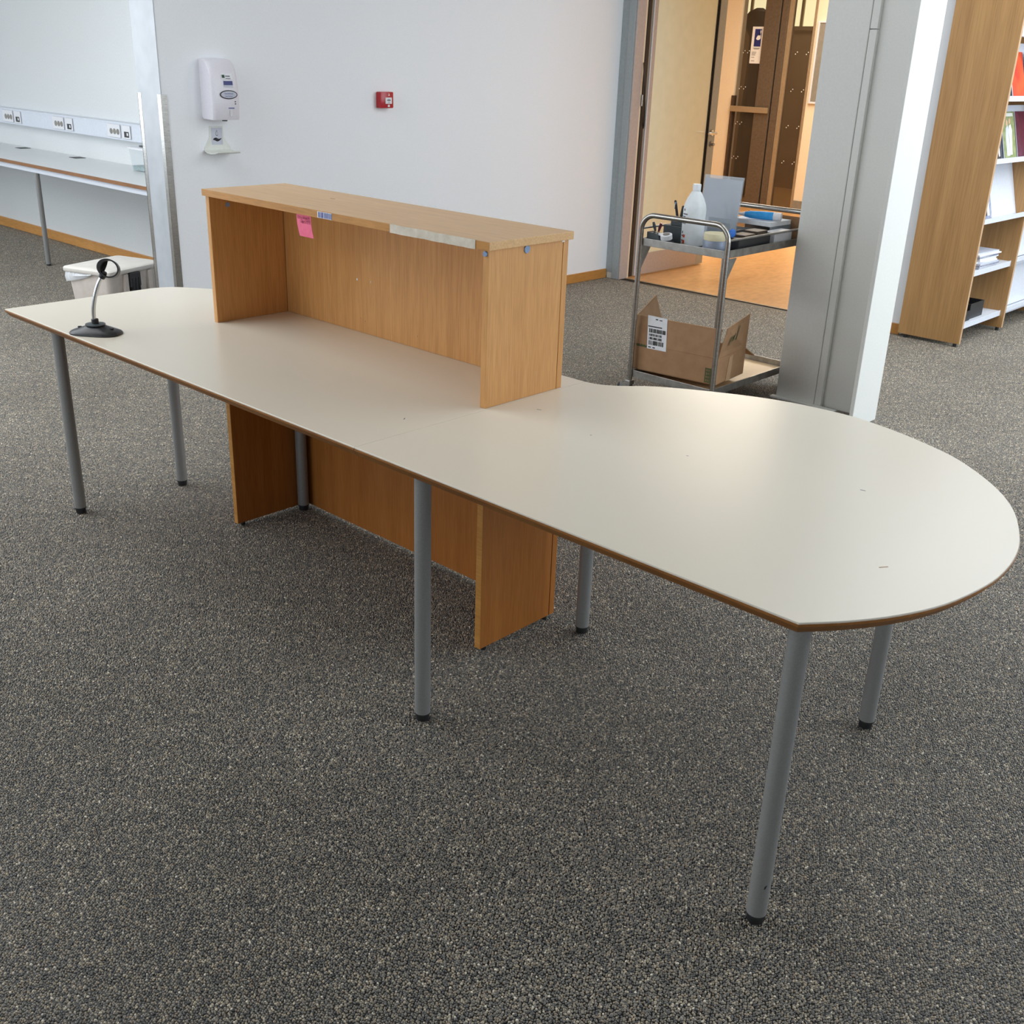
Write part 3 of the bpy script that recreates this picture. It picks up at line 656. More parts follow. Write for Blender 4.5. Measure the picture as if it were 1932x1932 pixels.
# trunking
ty = 2.655
tr = thing('cable_trunking', 'white wall trunking with sockets running above the far worktop', 'trunking', (-6.5, 2.70, .95))
obj('channel', B().box(-10.8, -2.49, ty, 2.74, .935, 1.062, .004), 'white_metal', tr)
obj('channel_lip', B().box(-10.8, -2.49, ty-.003, ty, .94, .948).box(-10.8, -2.49, ty-.003, ty, 1.049, 1.057), 'white_metal', tr)
for (a, c, dpx) in (((5, 205), (24, 230), 0), ((100, 218), (118, 242), 0), ((205, 234), (223, 258), 0)):
    p0, p1 = aty(*a, ty), aty(*c, ty); xm = (p0.x+p1.x)/2+.03
    fp = obj('socket_plate', B().box(xm-.105, xm+.085, ty-.010, ty-.0032, .952, 1.046, .002), 'white_plastic', tr)
    for k in range(3): obj('socket', B().tube([(xm-.045+k*.05, ty-.0102, .995), (xm-.045+k*.05, ty-.0125, .995)], .0205, 20), 'board_grey', fp)
    dp = obj('data_plate', B().box(xm+.115, xm+.235, ty-.010, ty-.0032, .952, 1.046, .002), 'white_plastic', tr)
    obj('data_port', B().box(xm+.15, xm+.215, ty-.0125, ty-.0102, .963, 1.003), 'black_rubber', dp)
    obj('port_insert', B().box(xm+.19, xm+.208, ty-.0140, ty-.0126, .975, .995), 'paper', dp)
# clear tub on the worktop
p = atz(249, 321, .751)
tb = thing('storage_tub', 'clear plastic tub with lid standing on the far worktop by the partition', 'tub', (p.x+.12, p.y+.09, .751))
obj('tub_body', B().loft([rrect(p.x, p.x+.22, p.y, p.y+.16, .015, .751), rrect(p.x-.012, p.x+.232, p.y-.01, p.y+.17, .02, .90)]), 'clear', tb, True)
obj('tub_contents', B().loft([rrect(p.x+.008, p.x+.21, p.y+.006, p.y+.153, .012, .756), rrect(p.x+.004, p.x+.216, p.y+.002, p.y+.157, .012, .785)]), 'tub_green', tb)
obj('tub_lid', B().loft([rrect(p.x-.018, p.x+.238, p.y-.016, p.y+.176, .02, .901), rrect(p.x-.018, p.x+.238, p.y-.016, p.y+.176, .02, .915)]), 'white_plastic', tb)
obj('lid_handle', B().box(p.x+.04, p.x+.19, p.y+.05, p.y+.10, .9155, .925, .003), 'dark_grey', tb)

# ------------------------------------------------------------------ soap dispenser and drip tray on the wall
WX = -2.262
ds = thing('soap_dispenser', 'white and silver hand sanitiser dispenser mounted on the wall', 'dispenser', (WX+.05, 1.85, 1.25))
y0, y1 = 1.768, 1.932
prof = [(0, 1.262), (.02, 1.252), (.108, 1.250), (.112, 1.262), (.117, 1.33), (.116, 1.40), (.108, 1.46), (.096, 1.505), (.078, 1.532), (.05, 1.547), (.02, 1.552), (0, 1.55)]
rg = []
for f, inn in ((0, .010), (.04, .003), (.12, 0), (.5, -.004), (.88, 0), (.96, .003), (1, .010)):
    y = y0+(y1-y0)*f; rg.append([(WX+max(0, d-inn*(1 if d > .01 else 0)), y, z-(inn*.6 if z > 1.5 else 0)) for d, z in prof])
obj('housing', B().loft(rg), 'silver_plastic', ds, True)
def face_d(z):
    for (d0, z0), (d1, z1) in zip(prof[2:], prof[3:]):
        if z0 <= z <= z1: return d0+(d1-d0)*(z-z0)/(z1-z0)
    return .115
def sticker(nm, ya, yb, za, zb_, mat, par, lift=.0052, pts=None):
    P = pts or [(ya, za), (yb, za), (yb, zb_), (ya, zb_)]
    return obj(nm, B().prism([(WX+face_d(z)+lift, y, z) for y, z in P], (.0006, 0, 0)), mat, par)
s1 = sticker('label', 1.828, 1.895, 1.452, 1.480, 'paper', ds)
sticker('label_logo', 1.832, 1.848, 1.459, 1.474, 'green_dark', s1, .006); sticker('label_print', 1.853, 1.880, 1.465, 1.470, 'ink_grey', s1, .006)
sticker('label_print', 1.853, 1.882, 1.4545, 1.4575, 'ink_grey', s1, .006)
sticker('blue_label', 1.838, 1.892, 1.424, 1.444, 'navy', ds)
sticker('grey_label', 1.838, 1.892, 1.413, 1.4235, 'paper_grey', ds)
el = lambda a, b_: [(1.861+a*math.cos(t*math.tau/28), 1.377+b_*math.sin(t*math.tau/28)) for t in range(28)]
ov = sticker('oval_rim', 0, 0, 0, 0, 'ink', ds, .0055, el(.053, .022))
ov2 = sticker('oval_window', 0, 0, 0, 0, 'paper_grey', ov, .0062, el(.048, .0175))
Td = lambda z, dz=.0072: frame((WX+face_d(z)+dz, 1.861, z), (0, 1, 0), (0, 0, 1))
text('oval_print', 'Desinfektion', .011, Td(1.382), 'ink_blue', ov, .052); text('oval_print', 'Hand Sanitizer', .010, Td(1.369), 'ink_blue', ov, .046)
for z in (1.342, 1.331): obj('status_light', B().tube([(WX+.1205, 1.90, z), (WX+.1222, 1.90, z)], .003, 8), 'black_rubber', ds)
sticker('small_print', 1.855, 1.892, 1.308, 1.312, 'ink_blue', ds)
sticker('level_window', 1.864, 1.881, 1.27, 1.302, 'white_plastic', ds)
obj('nozzle_recess', B().tube([(WX+.085, 1.85, 1.2525), (WX+.085, 1.85, 1.243)], .014, 14), 'dark_grey', ds)
dt = thing('drip_tray', 'white drip tray bracket with hand symbol below the dispenser', 'drip tray', (WX+.05, 1.85, 1.07))
bk = [(1.803, 1.213), (1.885, 1.213), (1.888, 1.155), (1.905, 1.13), (1.925, 1.105), (1.928, 1.085), (1.765, 1.085), (1.767, 1.105), (1.785, 1.13), (1.8, 1.155)]
obj('back_plate', B().prism([(WX+.0005, y, z) for y, z in bk], (.0045, 0, 0)), 'ivory', dt)
rg = []
for d, z, hw_ in ((.004, 1.086, .082), (.03, 1.078, .086), (.07, 1.075, .086), (.10, 1.078, .080), (.112, 1.084, .070)):
    rg.append([(WX+d, 1.846-hw_, z), (WX+d, 1.846+hw_, z), (WX+d, 1.846+hw_, z+.006), (WX+d, 1.846-hw_, z+.006)])
obj('tray', B().loft(rg), 'ivory', dt)
sg = obj('sign_card', B().box(WX+.0052, WX+.006, 1.811, 1.879, 1.118, 1.205), 'paper_grey', dt)
dr = [(1.845+.0092*math.sin(t)*(1 if True else 0)*(.5+.5*math.sin(t/2)), 1.178-.0145*math.cos(t)*-1) for t in [i*math.tau/22 for i in range(22)]]
def drop(s): return [(1.845+s*.0095*math.sin(t)*math.sin(t/2)**1.2, 1.178+s*.015*math.cos(t)) for t in [i*math.tau/24 for i in range(24)]]
dp = obj('drop_outline', B().prism([(WX+.0061, y, z) for y, z in drop(1.0)], (.0004, 0, 0)), 'ink', sg)
obj('drop_fill', B().prism([(WX+.0066, y, z-.0006) for y, z in drop(.78)], (.0003, 0, 0)), 'paper_grey', dp)
hand = [(1.820, 1.146), (1.826, 1.152), (1.838, 1.155), (1.848, 1.150), (1.857, 1.147), (1.871, 1.151), (1.872, 1.148), (1.860, 1.139), (1.848, 1.134), (1.838, 1.136), (1.829, 1.141), (1.821, 1.142)]
obj('hand_symbol', B().prism([(WX+.0061, y, z) for y, z in hand], (.0005, 0, 0)), 'ink', sg)

# fire alarm call point
fa = thing('fire_alarm', 'red fire alarm call point box on the white partition wall', 'fire alarm', (WX+.025, 3.02, 1.30))
fy0, fy1, fz0, fz1 = 2.975, 3.078, 1.297, 1.390
obj('case', B().box(WX, WX+.045, fy0, fy1, fz0, fz1, .006), 'red', fa, True)
gp = obj('press_panel', B().box(WX+.0452, WX+.0475, 3.012, 3.062, 1.322, 1.358, .001), 'paper', fa)
xx = WX+.0476
obj('arrow', B().prism([(xx, 3.022, 1.343), (xx, 3.029, 1.348), (xx, 3.029, 1.338)], (.0006, 0, 0)), 'ink', gp)
obj('arrow', B().prism([(xx, 3.053, 1.343), (xx, 3.045, 1.348), (xx, 3.045, 1.338)], (.0006, 0, 0)), 'ink', gp)
obj('press_dot', B().box(xx, xx+.0006, 3.034, 3.040, 1.337, 1.349), 'ink', gp)
obj('small_text', B().box(xx, xx+.0005, 3.029, 3.046, 1.327, 1.330), 'ink_grey', gp)
obj('key_slot', B().box(WX+.0452, WX+.047, 3.030, 3.046, 1.304, 1.317, .001), 'white_plastic', fa)
obj('flame_symbol', B().prism([(WX+.0452, 3.034, 1.368), (WX+.0452, 3.046, 1.368), (WX+.0452, 3.044, 1.378), (WX+.0452, 3.037, 1.383), (WX+.0452, 3.039, 1.375)], (.0008, 0, 0)), 'paper', fa)

# ------------------------------------------------------------------ serving trolley
ca = thing('trolley', 'two-tier stainless steel serving trolley beside the grey pillar', 'trolley', (.155, 3.24, 0))
cx0, cx1, cy0, cy1 = -.098, .402, 2.835, 3.625
TC = Matrix.Translation((.15, 3.23, 0)) @ Matrix.Rotation(math.radians(.2), 4, 'Z') @ Matrix.Translation((-.15, -3.23, 0))
def arch(y):
    r = .075; pts = [(cx0, y, .085), (cx0, y, .5), (cx0, y, .925-r)]
    pts += [(cx0+r-r*math.cos(a), y, .925-r+r*math.sin(a)) for a in [math.pi/2*i/8 for i in range(1, 9)]]
    pts += [(cx1-r+r*math.sin(a), y, .925-r+r*math.cos(a)) for a in [math.pi/2*i/8 for i in range(0, 9)]]
    pts += [(cx1, y, .5), (cx1, y, .085)]
    return [TC @ Vector(p) for p in pts]
for y in (cy0, cy1): obj('frame_tube', B().tube(arch(y), .0128, 16), 'steel', ca, True)
for nm, z, fm in (('upper_tray', .775, 'steel_dull'), ('lower_tray', .105, 'wood_ply')):
    xa, xb, ya, yb = cx0+.013, cx1-.013, cy0+.010, cy1-.010
    t = obj(nm, B().box(xa, xb, ya, yb, z, z+.006, 0, TC), fm, ca)
    obj('tray_rim', B().box(xa, xb, ya-.006, ya, z, z+.036, .001, TC).box(xa, xb, yb, yb+.006, z, z+.036, .001, TC).box(xa-.006, xa, ya-.006, yb+.006, z, z+.036, .001, TC).box(xb, xb+.006, ya-.006, yb+.006, z, z+.036, .001, TC), 'steel_dull', t)
for x in (cx0+.004, cx1-.004): obj('side_rail', B().tube([TC @ Vector((x, cy0, .858)), TC @ Vector((x, cy1, .858))], .0055, 10), 'steel_dull', ca, True)
for x, s in ((cx0, 1), (cx1, -1)):
    for y, sy in ((cy0, 1), (cy1, -1)):
        b = B(); b.prism([TC @ Vector((x, y+.012*sy, .773)), TC @ Vector((x, y+.012*sy, .66)), TC @ Vector((x, y+.09*sy, .773))], TC.to_3x3() @ Vector((.006*s, 0, 0)))
        obj('gusset', b, 'steel_dull', ca)
        c = TC @ Vector((x-.02*s*0, y, 0))
        cf = obj('castor_fork', B().box(c.x-.016, c.x+.016, c.y-.02, c.y+.02, .062, .087, .002), 'steel_dull', ca)
        obj('castor_wheel', B().tube([(c.x-.035, c.y-.011, .036), (c.x-.035, c.y+.011, .036)], .036, 24), 'dark_grey', cf, True)
        obj('castor_arm', B().box(c.x-.05, c.x+.01, c.y-.016, c.y-.012, .03, .07).box(c.x-.05, c.x+.01, c.y+.012, c.y+.016, .03, .07), 'steel_dull', cf)

# --- cardboard box on the lower tray
zb0 = .143
P1 = atz(1177, 693, zb0); P2 = atz(1349, 728, zb0)
P1.x += .04; P1.y = max(P1.y, 2.86); P2.y = max(P2.y, 2.87)
ex = (P2-P1).normalized(); ey = Vector((-ex.y, ex.x, 0)); bw = (P2-P1).length; bd = .315; bh = .135
TX = Matrix(((ex.x, ey.x, 0, P1.x), (ex.y, ey.y, 0, P1.y), (0, 0, 1, zb0), (0, 0, 0, 1)))
cb = thing('cardboard_box', 'open brown cardboard shipping box on the lower tray of the trolley', 'box', tuple(TX @ Vector((bw/2, bd/2, 0))))
tk = .004
obj('box_body', B().box(0, bw, 0, bd, 0, tk, 0, TX).box(0, bw, 0, tk, 0, bh, 0, TX).box(0, bw, bd-tk, bd, 0, bh, 0, TX).box(0, tk, tk, bd-tk, 0, bh, 0, TX).box(bw-tk, bw, tk, bd-tk, 0, bh, 0, TX), 'card', cb)
def flap(nm, pts, th, mat='card', world=False):
    P = [Vector(p) if world else TX @ Vector(p) for p in pts]; n = (P[1]-P[0]).cross(P[2]-P[0]).normalized()*th; return obj(nm, B().prism(P, n), mat, cb)
ff = flap('front_flap', [(0.0, 0, bh+.001), (bw, 0, bh+.001), (bw-.003, .012, bh+.145), (.003, .012, bh+.145)], -.004)
flap('flap_fold', [(.003, .0125, bh+.1455), (bw-.003, .0125, bh+.1455), (bw-.003, .03, bh+.135), (.003, .03, bh+.135)], -.003, 'card_in')
lb_, lf_ = aty(1239, 556, (TX @ Vector((0, bd*.97, 0))).y), TX @ Vector((-.004, .015, bh+.142))
flap('side_flap', [TX @ Vector((0, .005, bh+.001)), lf_, lb_, TX @ Vector((0, bd, bh+.001))], .004, 'card_in', True)
rb_, rf_ = aty(1416, 592, (TX @ Vector((bw, bd*.97, 0))).y), aty(1374, 620, (TX @ Vector((bw, .015, 0))).y)
sf = flap('side_flap', [TX @ Vector((bw, .005, bh+.001)), rf_, rb_, TX @ Vector((bw, bd, bh+.001))], .004, 'card', True)
flap('back_flap', [(0, bd, bh+.001), (0, bd+.12, bh-.06), (bw, bd+.12, bh-.06), (bw, bd, bh+.001)], .004, 'card_in')
# shipping label folded over the front flap
lb = obj('shipping_label', B().prism([TX @ Vector(p) for p in ((.075, -.0012, bh-.015), (.185, -.0012, bh-.015), (.172, .0105, bh+.148), (.060, .0105, bh+.152))], TX.to_3x3() @ Vector((0, -.001, 0))), 'paper', cb)
lb['label'] = 'white shipping label with barcodes'
def lbl(b, x0, x1, z0, z1):
    yv = lambda z: -.0032+.0117*max(0, (z-bh+.015))/.163
    sh = lambda z: -.014*(z-bh+.015)/.163
    b.prism([TX @ Vector((x0+sh(z0), yv(z0), z0)), TX @ Vector((x1+sh(z0), yv(z0), z0)), TX @ Vector((x1+sh(z1), yv(z1), z1)), TX @ Vector((x0+sh(z1), yv(z1), z1))], TX.to_3x3() @ Vector((0, -.0005, 0)))
b = B(); lbl(b, .078, .158, bh+.096, bh+.101)
for z0, z1, xa, xb in ((bh+.068, bh+.088, .085, .176), (bh+.050, bh+.062, .085, .155), (bh+.033, bh+.045, .085, .160), (bh+.006, bh+.028, .085, .168)):
    x = xa
    while x < xb:
        w = random.choice((.0015, .002, .0035)); lbl(b, x, x+w, z0, z1); x += w+random.choice((.0015, .002, .004))
lbl(b, .083, .098, bh-.008, bh-.003); lbl(b, .108, .122, bh-.009, bh-.004); lbl(b, .120, .134, bh+.134, bh+.139); lbl(b, .142, .158, bh+.133, bh+.137)
obj('label_print', b, 'ink', lb)
b = B(); b.box(.012, .10, -.0009, -.0003, bh-.012, bh-.004, 0, TX); b.box(.012, .017, -.0009, -.0003, bh-.012, bh+.0, 0, TX)
for k in range(4): b.box(.022+k*.016, .030+k*.016, -.0009, -.0003, bh-.004, bh+.0, 0, TX)
b.box(bw-.062, bw-.056, -.0009, -.0003, .006, .082, 0, TX); b.box(bw-.034, bw-.028, -.0009, -.0003, .006, .082, 0, TX)
for k in range(5): b.box(bw-.056, bw-.034, -.0009, -.0003, .008+k*.017, .013+k*.017, 0, TX)
for k in range(3): b.box(bw-.051+k*.006, bw-.048+k*.006, -.0009, -.0003, .012, .078, 0, TX)
obj('green_print', b, 'green_print', cb)
b = B(); b.prism([TX @ Vector(p) for p in ((bw+.0008, .11, .0), (bw+.0008, .16, .0), (bw+.0008, .17, bh*.95), (bw+.0008, .13, bh*.9))], TX.to_3x3() @ Vector((.0008, 0, 0)))
obj('torn_tape', b, 'card_in', cb)
F0, F1, F2, F3 = TX @ Vector((bw, .005, bh+.001)), TX @ Vector((bw, bd, bh+.001)), rf_, rb_
fn = (F1-F0).cross(F2-F0).normalized(); fn = fn if fn.x > 0 else -fn
def onf(u, v): return (F0.lerp(F1, u)).lerp(F2.lerp(F3, u), v)+fn*.0046
b = B()
for u0, v0, u1, v1 in ((.22, .36, .26, .62), (.26, .46, .36, .62), (.33, .44, .40, .50), (.36, .5, .41, .66), (.47, .44, .54, .86)):
    b.prism([onf(u0, v0), onf(u0+.03, v0), onf(u1+.03, v1), onf(u1, v1)], fn*.0005)
obj('marker_writing', b, 'green_print', sf)

# --- things on the upper tray
ZT = .7815
def tray(px, py): p = atz(px, py, ZT); return p
# tape dispenser
td = thing('tape_dispenser', 'dark grey desk tape dispenser with a white tape roll on the trolley', 'tape dispenser', (-.0, 2.915, ZT))
Tt = rotz((.0, 2.89, ZT), .05)
bd_ = obj('body', B().prism([Tt @ Vector(p) for p in ((-.078, -.03, 0), (.048, -.03, 0), (.048, -.03, .022), (.0, -.03, .026), (-.024, -.03, .055), (-.078, -.03, .06))], (0, .05, 0)), 'dark_grey', td)
rl = obj('tape_roll', B().lathe([(.017, .0), (.029, .0), (.029, .022), (.017, .022)], (0, 0, 0), 24, Tt @ Matrix.Translation((.020, -.004, .034)) @ Matrix.Rotation(.25, 4, 'X')), 'paper', td, True)
obj('roll_core', B().tube([Tt @ Vector((.020, -.004, .040)), Tt @ Vector((.020, -.008, .0585))], .0165, 16), 'board_grey', rl)
obj('tape_strip', B().box(-.022, .0, -.02, .0, .046, .058, .004, Tt), 'white_plastic', td)
# eraser
tag(obj('eraser', B().box(-.026, .026, -.011, .011, 0, .013, .004, rotz((.09, 2.862, ZT), .08)), 'masking', None, True), 'small pale eraser lying in front of the tape dispenser', 'eraser')
# pencil cup holder with pens
PO = (-.032, 3.035)
pc = thing('pen_organizer', 'dark pen organizer box behind the white bottle on the trolley', 'pen holder', (-.032, 3.035, ZT))
obj('organizer_box', B().box(-.045, .065, -.045, .045, 0, .085, .003, rotz((PO[0], PO[1], ZT), .05)).box(-.005, .065, -.045, .045, .085, .11, .003, rotz((PO[0], PO[1], ZT), .05)), 'dark_grey', pc)
for i, (dx, dy, h, tl, mt, r, lab) in enumerate(((.010, -.005, .195, -.03, 'ink', .0065, 'black marker with a clip standing in the pen organizer'), (.026, -.004, .175, .005, 'black_rubber', .0085, 'thick black marker standing in the pen organizer'), (.040, .010, .155, .012, 'ink', .007, 'shorter black pen at the right of the pen organizer'))):
    base = Vector((PO[0]+dx, PO[1]+dy, ZT+.1105)); top = Vector((PO[0]+dx+tl, PO[1]+dy+.01, ZT+h))
    pn = thing('pen', lab, 'pen', tuple(base), 'pens in the organizer')
    obj('barrel', B().tube([base, base.lerp(top, .5), top, top+(top-base)*.06], [r, r, r, r*.5], 10), mt, pn, True)
    if i == 1: obj('red_band', B().tube([base+Vector((0, 0, .0005)), base.lerp(top, .22)], r*1.12, 10), 'mag_red', pn)
    if i == 0: obj('clip', B().box(top.x+r*.7, top.x+r*1.3, top.y-.012, top.y-.002, top.z-.035, top.z-.002), 'chrome', pn)
for i, (dx, tl, mt, lab) in enumerate(((-.055, -.016, 'dark_grey', 'grey handled tool leaning at the left of the tape dispenser'), (-.036, .012, 'mag_wine', 'pink and grey pen leaning in the tape dispenser'))):
    base = Vector((-.0+dx, 2.895, ZT+.0612)); top = base+Vector((tl, .0, .042))
    tag(obj('pen', B().tube([base, base.lerp(top, .6), top], [.005, .008, .006], 10), mt, None, True), lab, 'pen', 'pens in the tape dispenser')
# white bottle
pb_ = tray(1306, 463)
bo = thing('bottle', 'tall white plastic bottle with label on the trolley', 'bottle', (pb_.x, pb_.y-.03, ZT))
bcx, bcy = pb_.x-.002, pb_.y-.004
obj('bottle_body', B().lathe([(.0, 0), (.050, 0), (.0545, .005), (.0555, .03), (.0555, .175), (.052, .197), (.040, .227), (.026, .252), (.0195, .259), (.018, .262)], (bcx, bcy, ZT), 36), 'bottle_white', bo, True)
obj('bottle_cap', B().lathe([(.020, .2625), (.020, .290), (.018, .293), (.0, .293)], (bcx, bcy, ZT), 28), 'bottle_white', bo, True)
def on_bottle(a, z, r=.0557): return Vector((bcx+r*math.cos(a), bcy+r*math.sin(a), ZT+z))
vd = math.atan2(CAM.y-bcy, CAM.x-bcx)
for z0, z1, a0, a1, bb_ in ((.168, .178, -1.15, -.95, 0), (.150, .156, -1.25, -.62, 0), (.138, .143, -1.25, -.85, 0), (.126, .131, -1.25, -.7, 0), (.116, .120, -1.25, -.8, 0), (.106, .110, -1.25, -.75, 0), (.060, .072, -1.2, -1.0, 0), (.046, .054, -1.25, -.98, 0), (.024, .030, -1.25, -.95, 0), (.042, .056, -.98, -.72, 1), (.012, .030, -.98, -.74, 1)):
    n = max(2, int((a1-a0)/.12)+1); r = .0559
    A = [vd+a0+(a1-a0)*i/n for i in range(n+1)]
    rows = [[on_bottle(a, z0, r) for a in A], [on_bottle(a, z1, r) for a in A]]
    obj('label_mark' if bb_ else 'label_line', B().loft(rows, False, False), 'mag_red' if bb_ else 'ink_grey', bo)
# duct tape with masking tape on top
pd_ = tray(1345, 470); dcx, dcy = .282, 2.918
dk = tag(obj('duct_tape', B().lathe([(.038, 0), (.058, 0), (.0585, .002), (.0585, .058), (.058, .06), (.038, .06)], (dcx, dcy, ZT), 36), 'duct', None, True), 'silver duct tape roll lying at the front corner of the trolley tray', 'tape roll')
tag(obj('masking_tape_roll', B().lathe([(.038, 0), (.056, 0), (.0565, .002), (.0565, .030), (.056, .032), (.038, .032)], (dcx-.002, dcy, ZT+.0605), 36), 'masking', None, True), 'cream masking tape roll stacked on the silver duct tape', 'tape roll')
# acrylic sign holders
def upright(px0, py0, px1, py1, ppx, ppy): pass
n_h = Vector((-.08, 1, 0)).normalized(); t_h = Vector((n_h.y, -n_h.x, 0))
sh = thing('sign_holder', 'tall clear sign holder with a blank grey sheet behind the bottle', 'sign holder', (.0, 3.30, ZT))
def hold(c, w, h, lean, T0): return frame(c, t_h, Vector((0, 0, 1))+n_h*lean)
Tb = hold((.036, 3.30, ZT+.004), .22, .30, .10, 0)
obj('sheet', B().box(-.106, .106, 0, .292, -.001, .001, 0, Tb), 'paper_grey', sh)
obj('clear_front', B().box(-.11, .112, -.002, .307, .002, .0045, 0, Tb), 'clear', sh)
obj('clear_back', B().box(-.11, .112, -.002, .307, -.0045, -.002, 0, Tb), 'clear', sh)
obj('clear_foot', B().box(-.11, .112, .008, .05, .0, .003, 0, rotz((.036, 3.30, ZT+.0003), .08)), 'clear', sh)
s2 = thing('small_sign_holder', 'small clear acrylic stand in front of the tall sign holder', 'sign holder', (.17, 3.12, ZT))
Tc = hold((.165, 3.10, ZT+.010), .12, .12, .22, 0)
obj('clear_front', B().box(-.062, .062, 0, .125, -.0015, .0015, 0, Tc), 'clear_blue', s2)
obj('paper_insert', B().box(-.058, .058, .002, .105, -.0028, -.0016, 0, Tc), 'paper_grey', s2)
obj('clear_foot', B().box(-.062, .062, .006, .07, 0, .003, 0, rotz((.165, 3.10, ZT+.0003), .08)), 'clear', s2)
# black tray with dark boxes
Tk = rotz((.325, 3.125, ZT), .03)
bt = thing('black_tray', 'black plastic desk tray at the right edge of the trolley', 'tray', (.325, 3.125, ZT))
obj('tray_shell', B().box(-.045, .045, -.15, .15, 0, .006, 0, Tk).box(-.045, .045, -.15, -.144, .006, .066, 0, Tk).box(-.045, .045, .144, .15, .006, .066, 0, Tk).box(-.045, -.039, -.144, .144, .006, .066, 0, Tk).box(.039, .045, -.144, .144, .006, .066, 0, Tk), 'black_plastic', bt)
obj('tray_rim', B().box(-.048, .048, -.153, .153, .0662, .069, 0, Tk), 'black_rubber', bt)
for i, (yy, zz, hh, lab) in enumerate(((-.03, .0692, .010, 'flat dark brown ink pad on the black tray near the bottle'), (.085, .0692, .018, 'thicker dark brown box on the black tray beside the white box'))):
    tag(obj('ink_pad', B().box(-.04, .036, yy-.05, yy+.05, zz, zz+hh, .002, Tk), 'brown_black', None), lab, 'ink pad', 'dark pads on the black tray')
pq = Vector((.318, 2.985, ZT+.0695))
tag(obj('blue_disc', B().lathe([(.0, -.006), (.017, -.005), (.0215, 0), (.017, .005), (.0, .006)], (0, 0, 0), 20, frame(pq+Vector((.012, -.005, .0215)), (.4, 1, 0), (0, 0, 1))), 'blue_cap', None, True), 'bright blue round cap at the front of the black tray', 'cap')
# stacked letter trays, white box, blue tube, carton
st = thing('letter_trays', 'stack of clear and white letter trays at the back of the trolley', 'letter tray', (.16, 3.42, ZT))
Ts = rotz((.185, 3.46, ZT), -.02)
for k, (z, mt) in enumerate(((0, 'white_plastic'), (.05, 'clear_blue'))):
    obj('letter_tray', B().box(-.12, .12, -.08, .12, z, z+.004, 0, Ts).box(-.12, .12, .116, .12, z+.004, z+.034, 0, Ts).box(-.12, -.116, -.08, .116, z+.004, z+.034, 0, Ts).box(.116, .12, -.08, .116, z+.004, z+.034, 0, Ts).box(-.116, .116, -.08, -.076, z+.004, z+.016, 0, Ts), mt, st)
obj('paper_stack', B().box(-.115, .118, -.08, .115, .0845, .106, 0, Ts), 'paper', st)
tag(obj('white_carton', B().box(-.03, .034, -.085, .085, 0, .075, .003, rotz((.348, 3.375, ZT), .0)), 'white_plastic', None), 'white rounded box between the black tray and the pillar', 'box')
Tu = Matrix.Translation(Vector((.215, 3.43, ZT+.107+.0215))) @ Matrix.Rotation(math.radians(20), 4, 'Z')
tu = thing('tube', 'blue squeeze tube with white ends lying on the letter trays', 'tube', (.215, 3.43, ZT+.107))
rg = []
for x, ry, rz in ((-.085, .016, .013), (-.06, .019, .018), (0, .021, .0205), (.06, .023, .0205)): rg.append([Tu @ Vector((x, ry*math.cos(q*math.tau/20), rz*math.sin(q*math.tau/20))) for q in range(20)])
obj('tube_body', B().loft(rg), 'blue_tube', tu, True)
obj('tube_crimp', B().loft([[Tu @ Vector((x, ry*math.cos(q*math.tau/20), rz*math.sin(q*math.tau/20))) for q in range(20)] for x, ry, rz in ((.0602, .0232, .0205), (.1, .0235, .020))]), 'white_plastic', tu, True)
obj('tube_nozzle', B().loft([[Tu @ Vector((x, ry*math.cos(q*math.tau/16), rz*math.sin(q*math.tau/16))) for q in range(16)] for x, ry, rz in ((-.125, .004, .004), (-.11, .008, .007), (-.0855, .0155, .0125))]), 'white_plastic', tu, True)
oc = thing('open_carton', 'small brown carton at the far end of the trolley tray', 'box', (.25, 3.58, ZT))
obj('carton_walls', B().box(.03, .37, 3.584, 3.587, ZT, ZT+.105).box(.03, .37, 3.604, 3.607, ZT, ZT+.12).box(.03, .034, 3.587, 3.604, ZT, ZT+.07).box(.366, .37, 3.587, 3.604, ZT, ZT+.07).box(.034, .366, 3.587, 3.604, ZT, ZT+.004), 'card', oc)

# ------------------------------------------------------------------ magazine shelf
SX0, SX1 = .236, .645
sy = (5.31, 6.03, 6.75, 7.47)
ms = thing('magazine_shelf', 'tall oak magazine shelf with white metal shelves against the right wall', 'shelf', (.44, 6.2, 0))
pn0 = None
for y in sy:
    if pn0 is None:
        pn0 = obj('side_panel', B().box(SX0, SX1-.002, y, y+.024, .022, 2.3), 'oak_v', ms)
        pe0 = obj('panel_edge', B().box(SX1-.0018, SX1, y, y+.024, .022, 2.3), 'card_in', pn0)
        pf0, pf1 = [obj('glide', B().tube([(gx, y+.012, 0), (gx, y+.012, .0222)], .012, 12), 'black_rubber', pn0) for gx in (SX1-.03, SX0+.05)]
    else:
        c = dup_part(pn0, ms, (0, y-sy[0], 0))
        for s in (pe0, pf0, pf1): k = s.copy(); COL.objects.link(k); k.parent = c
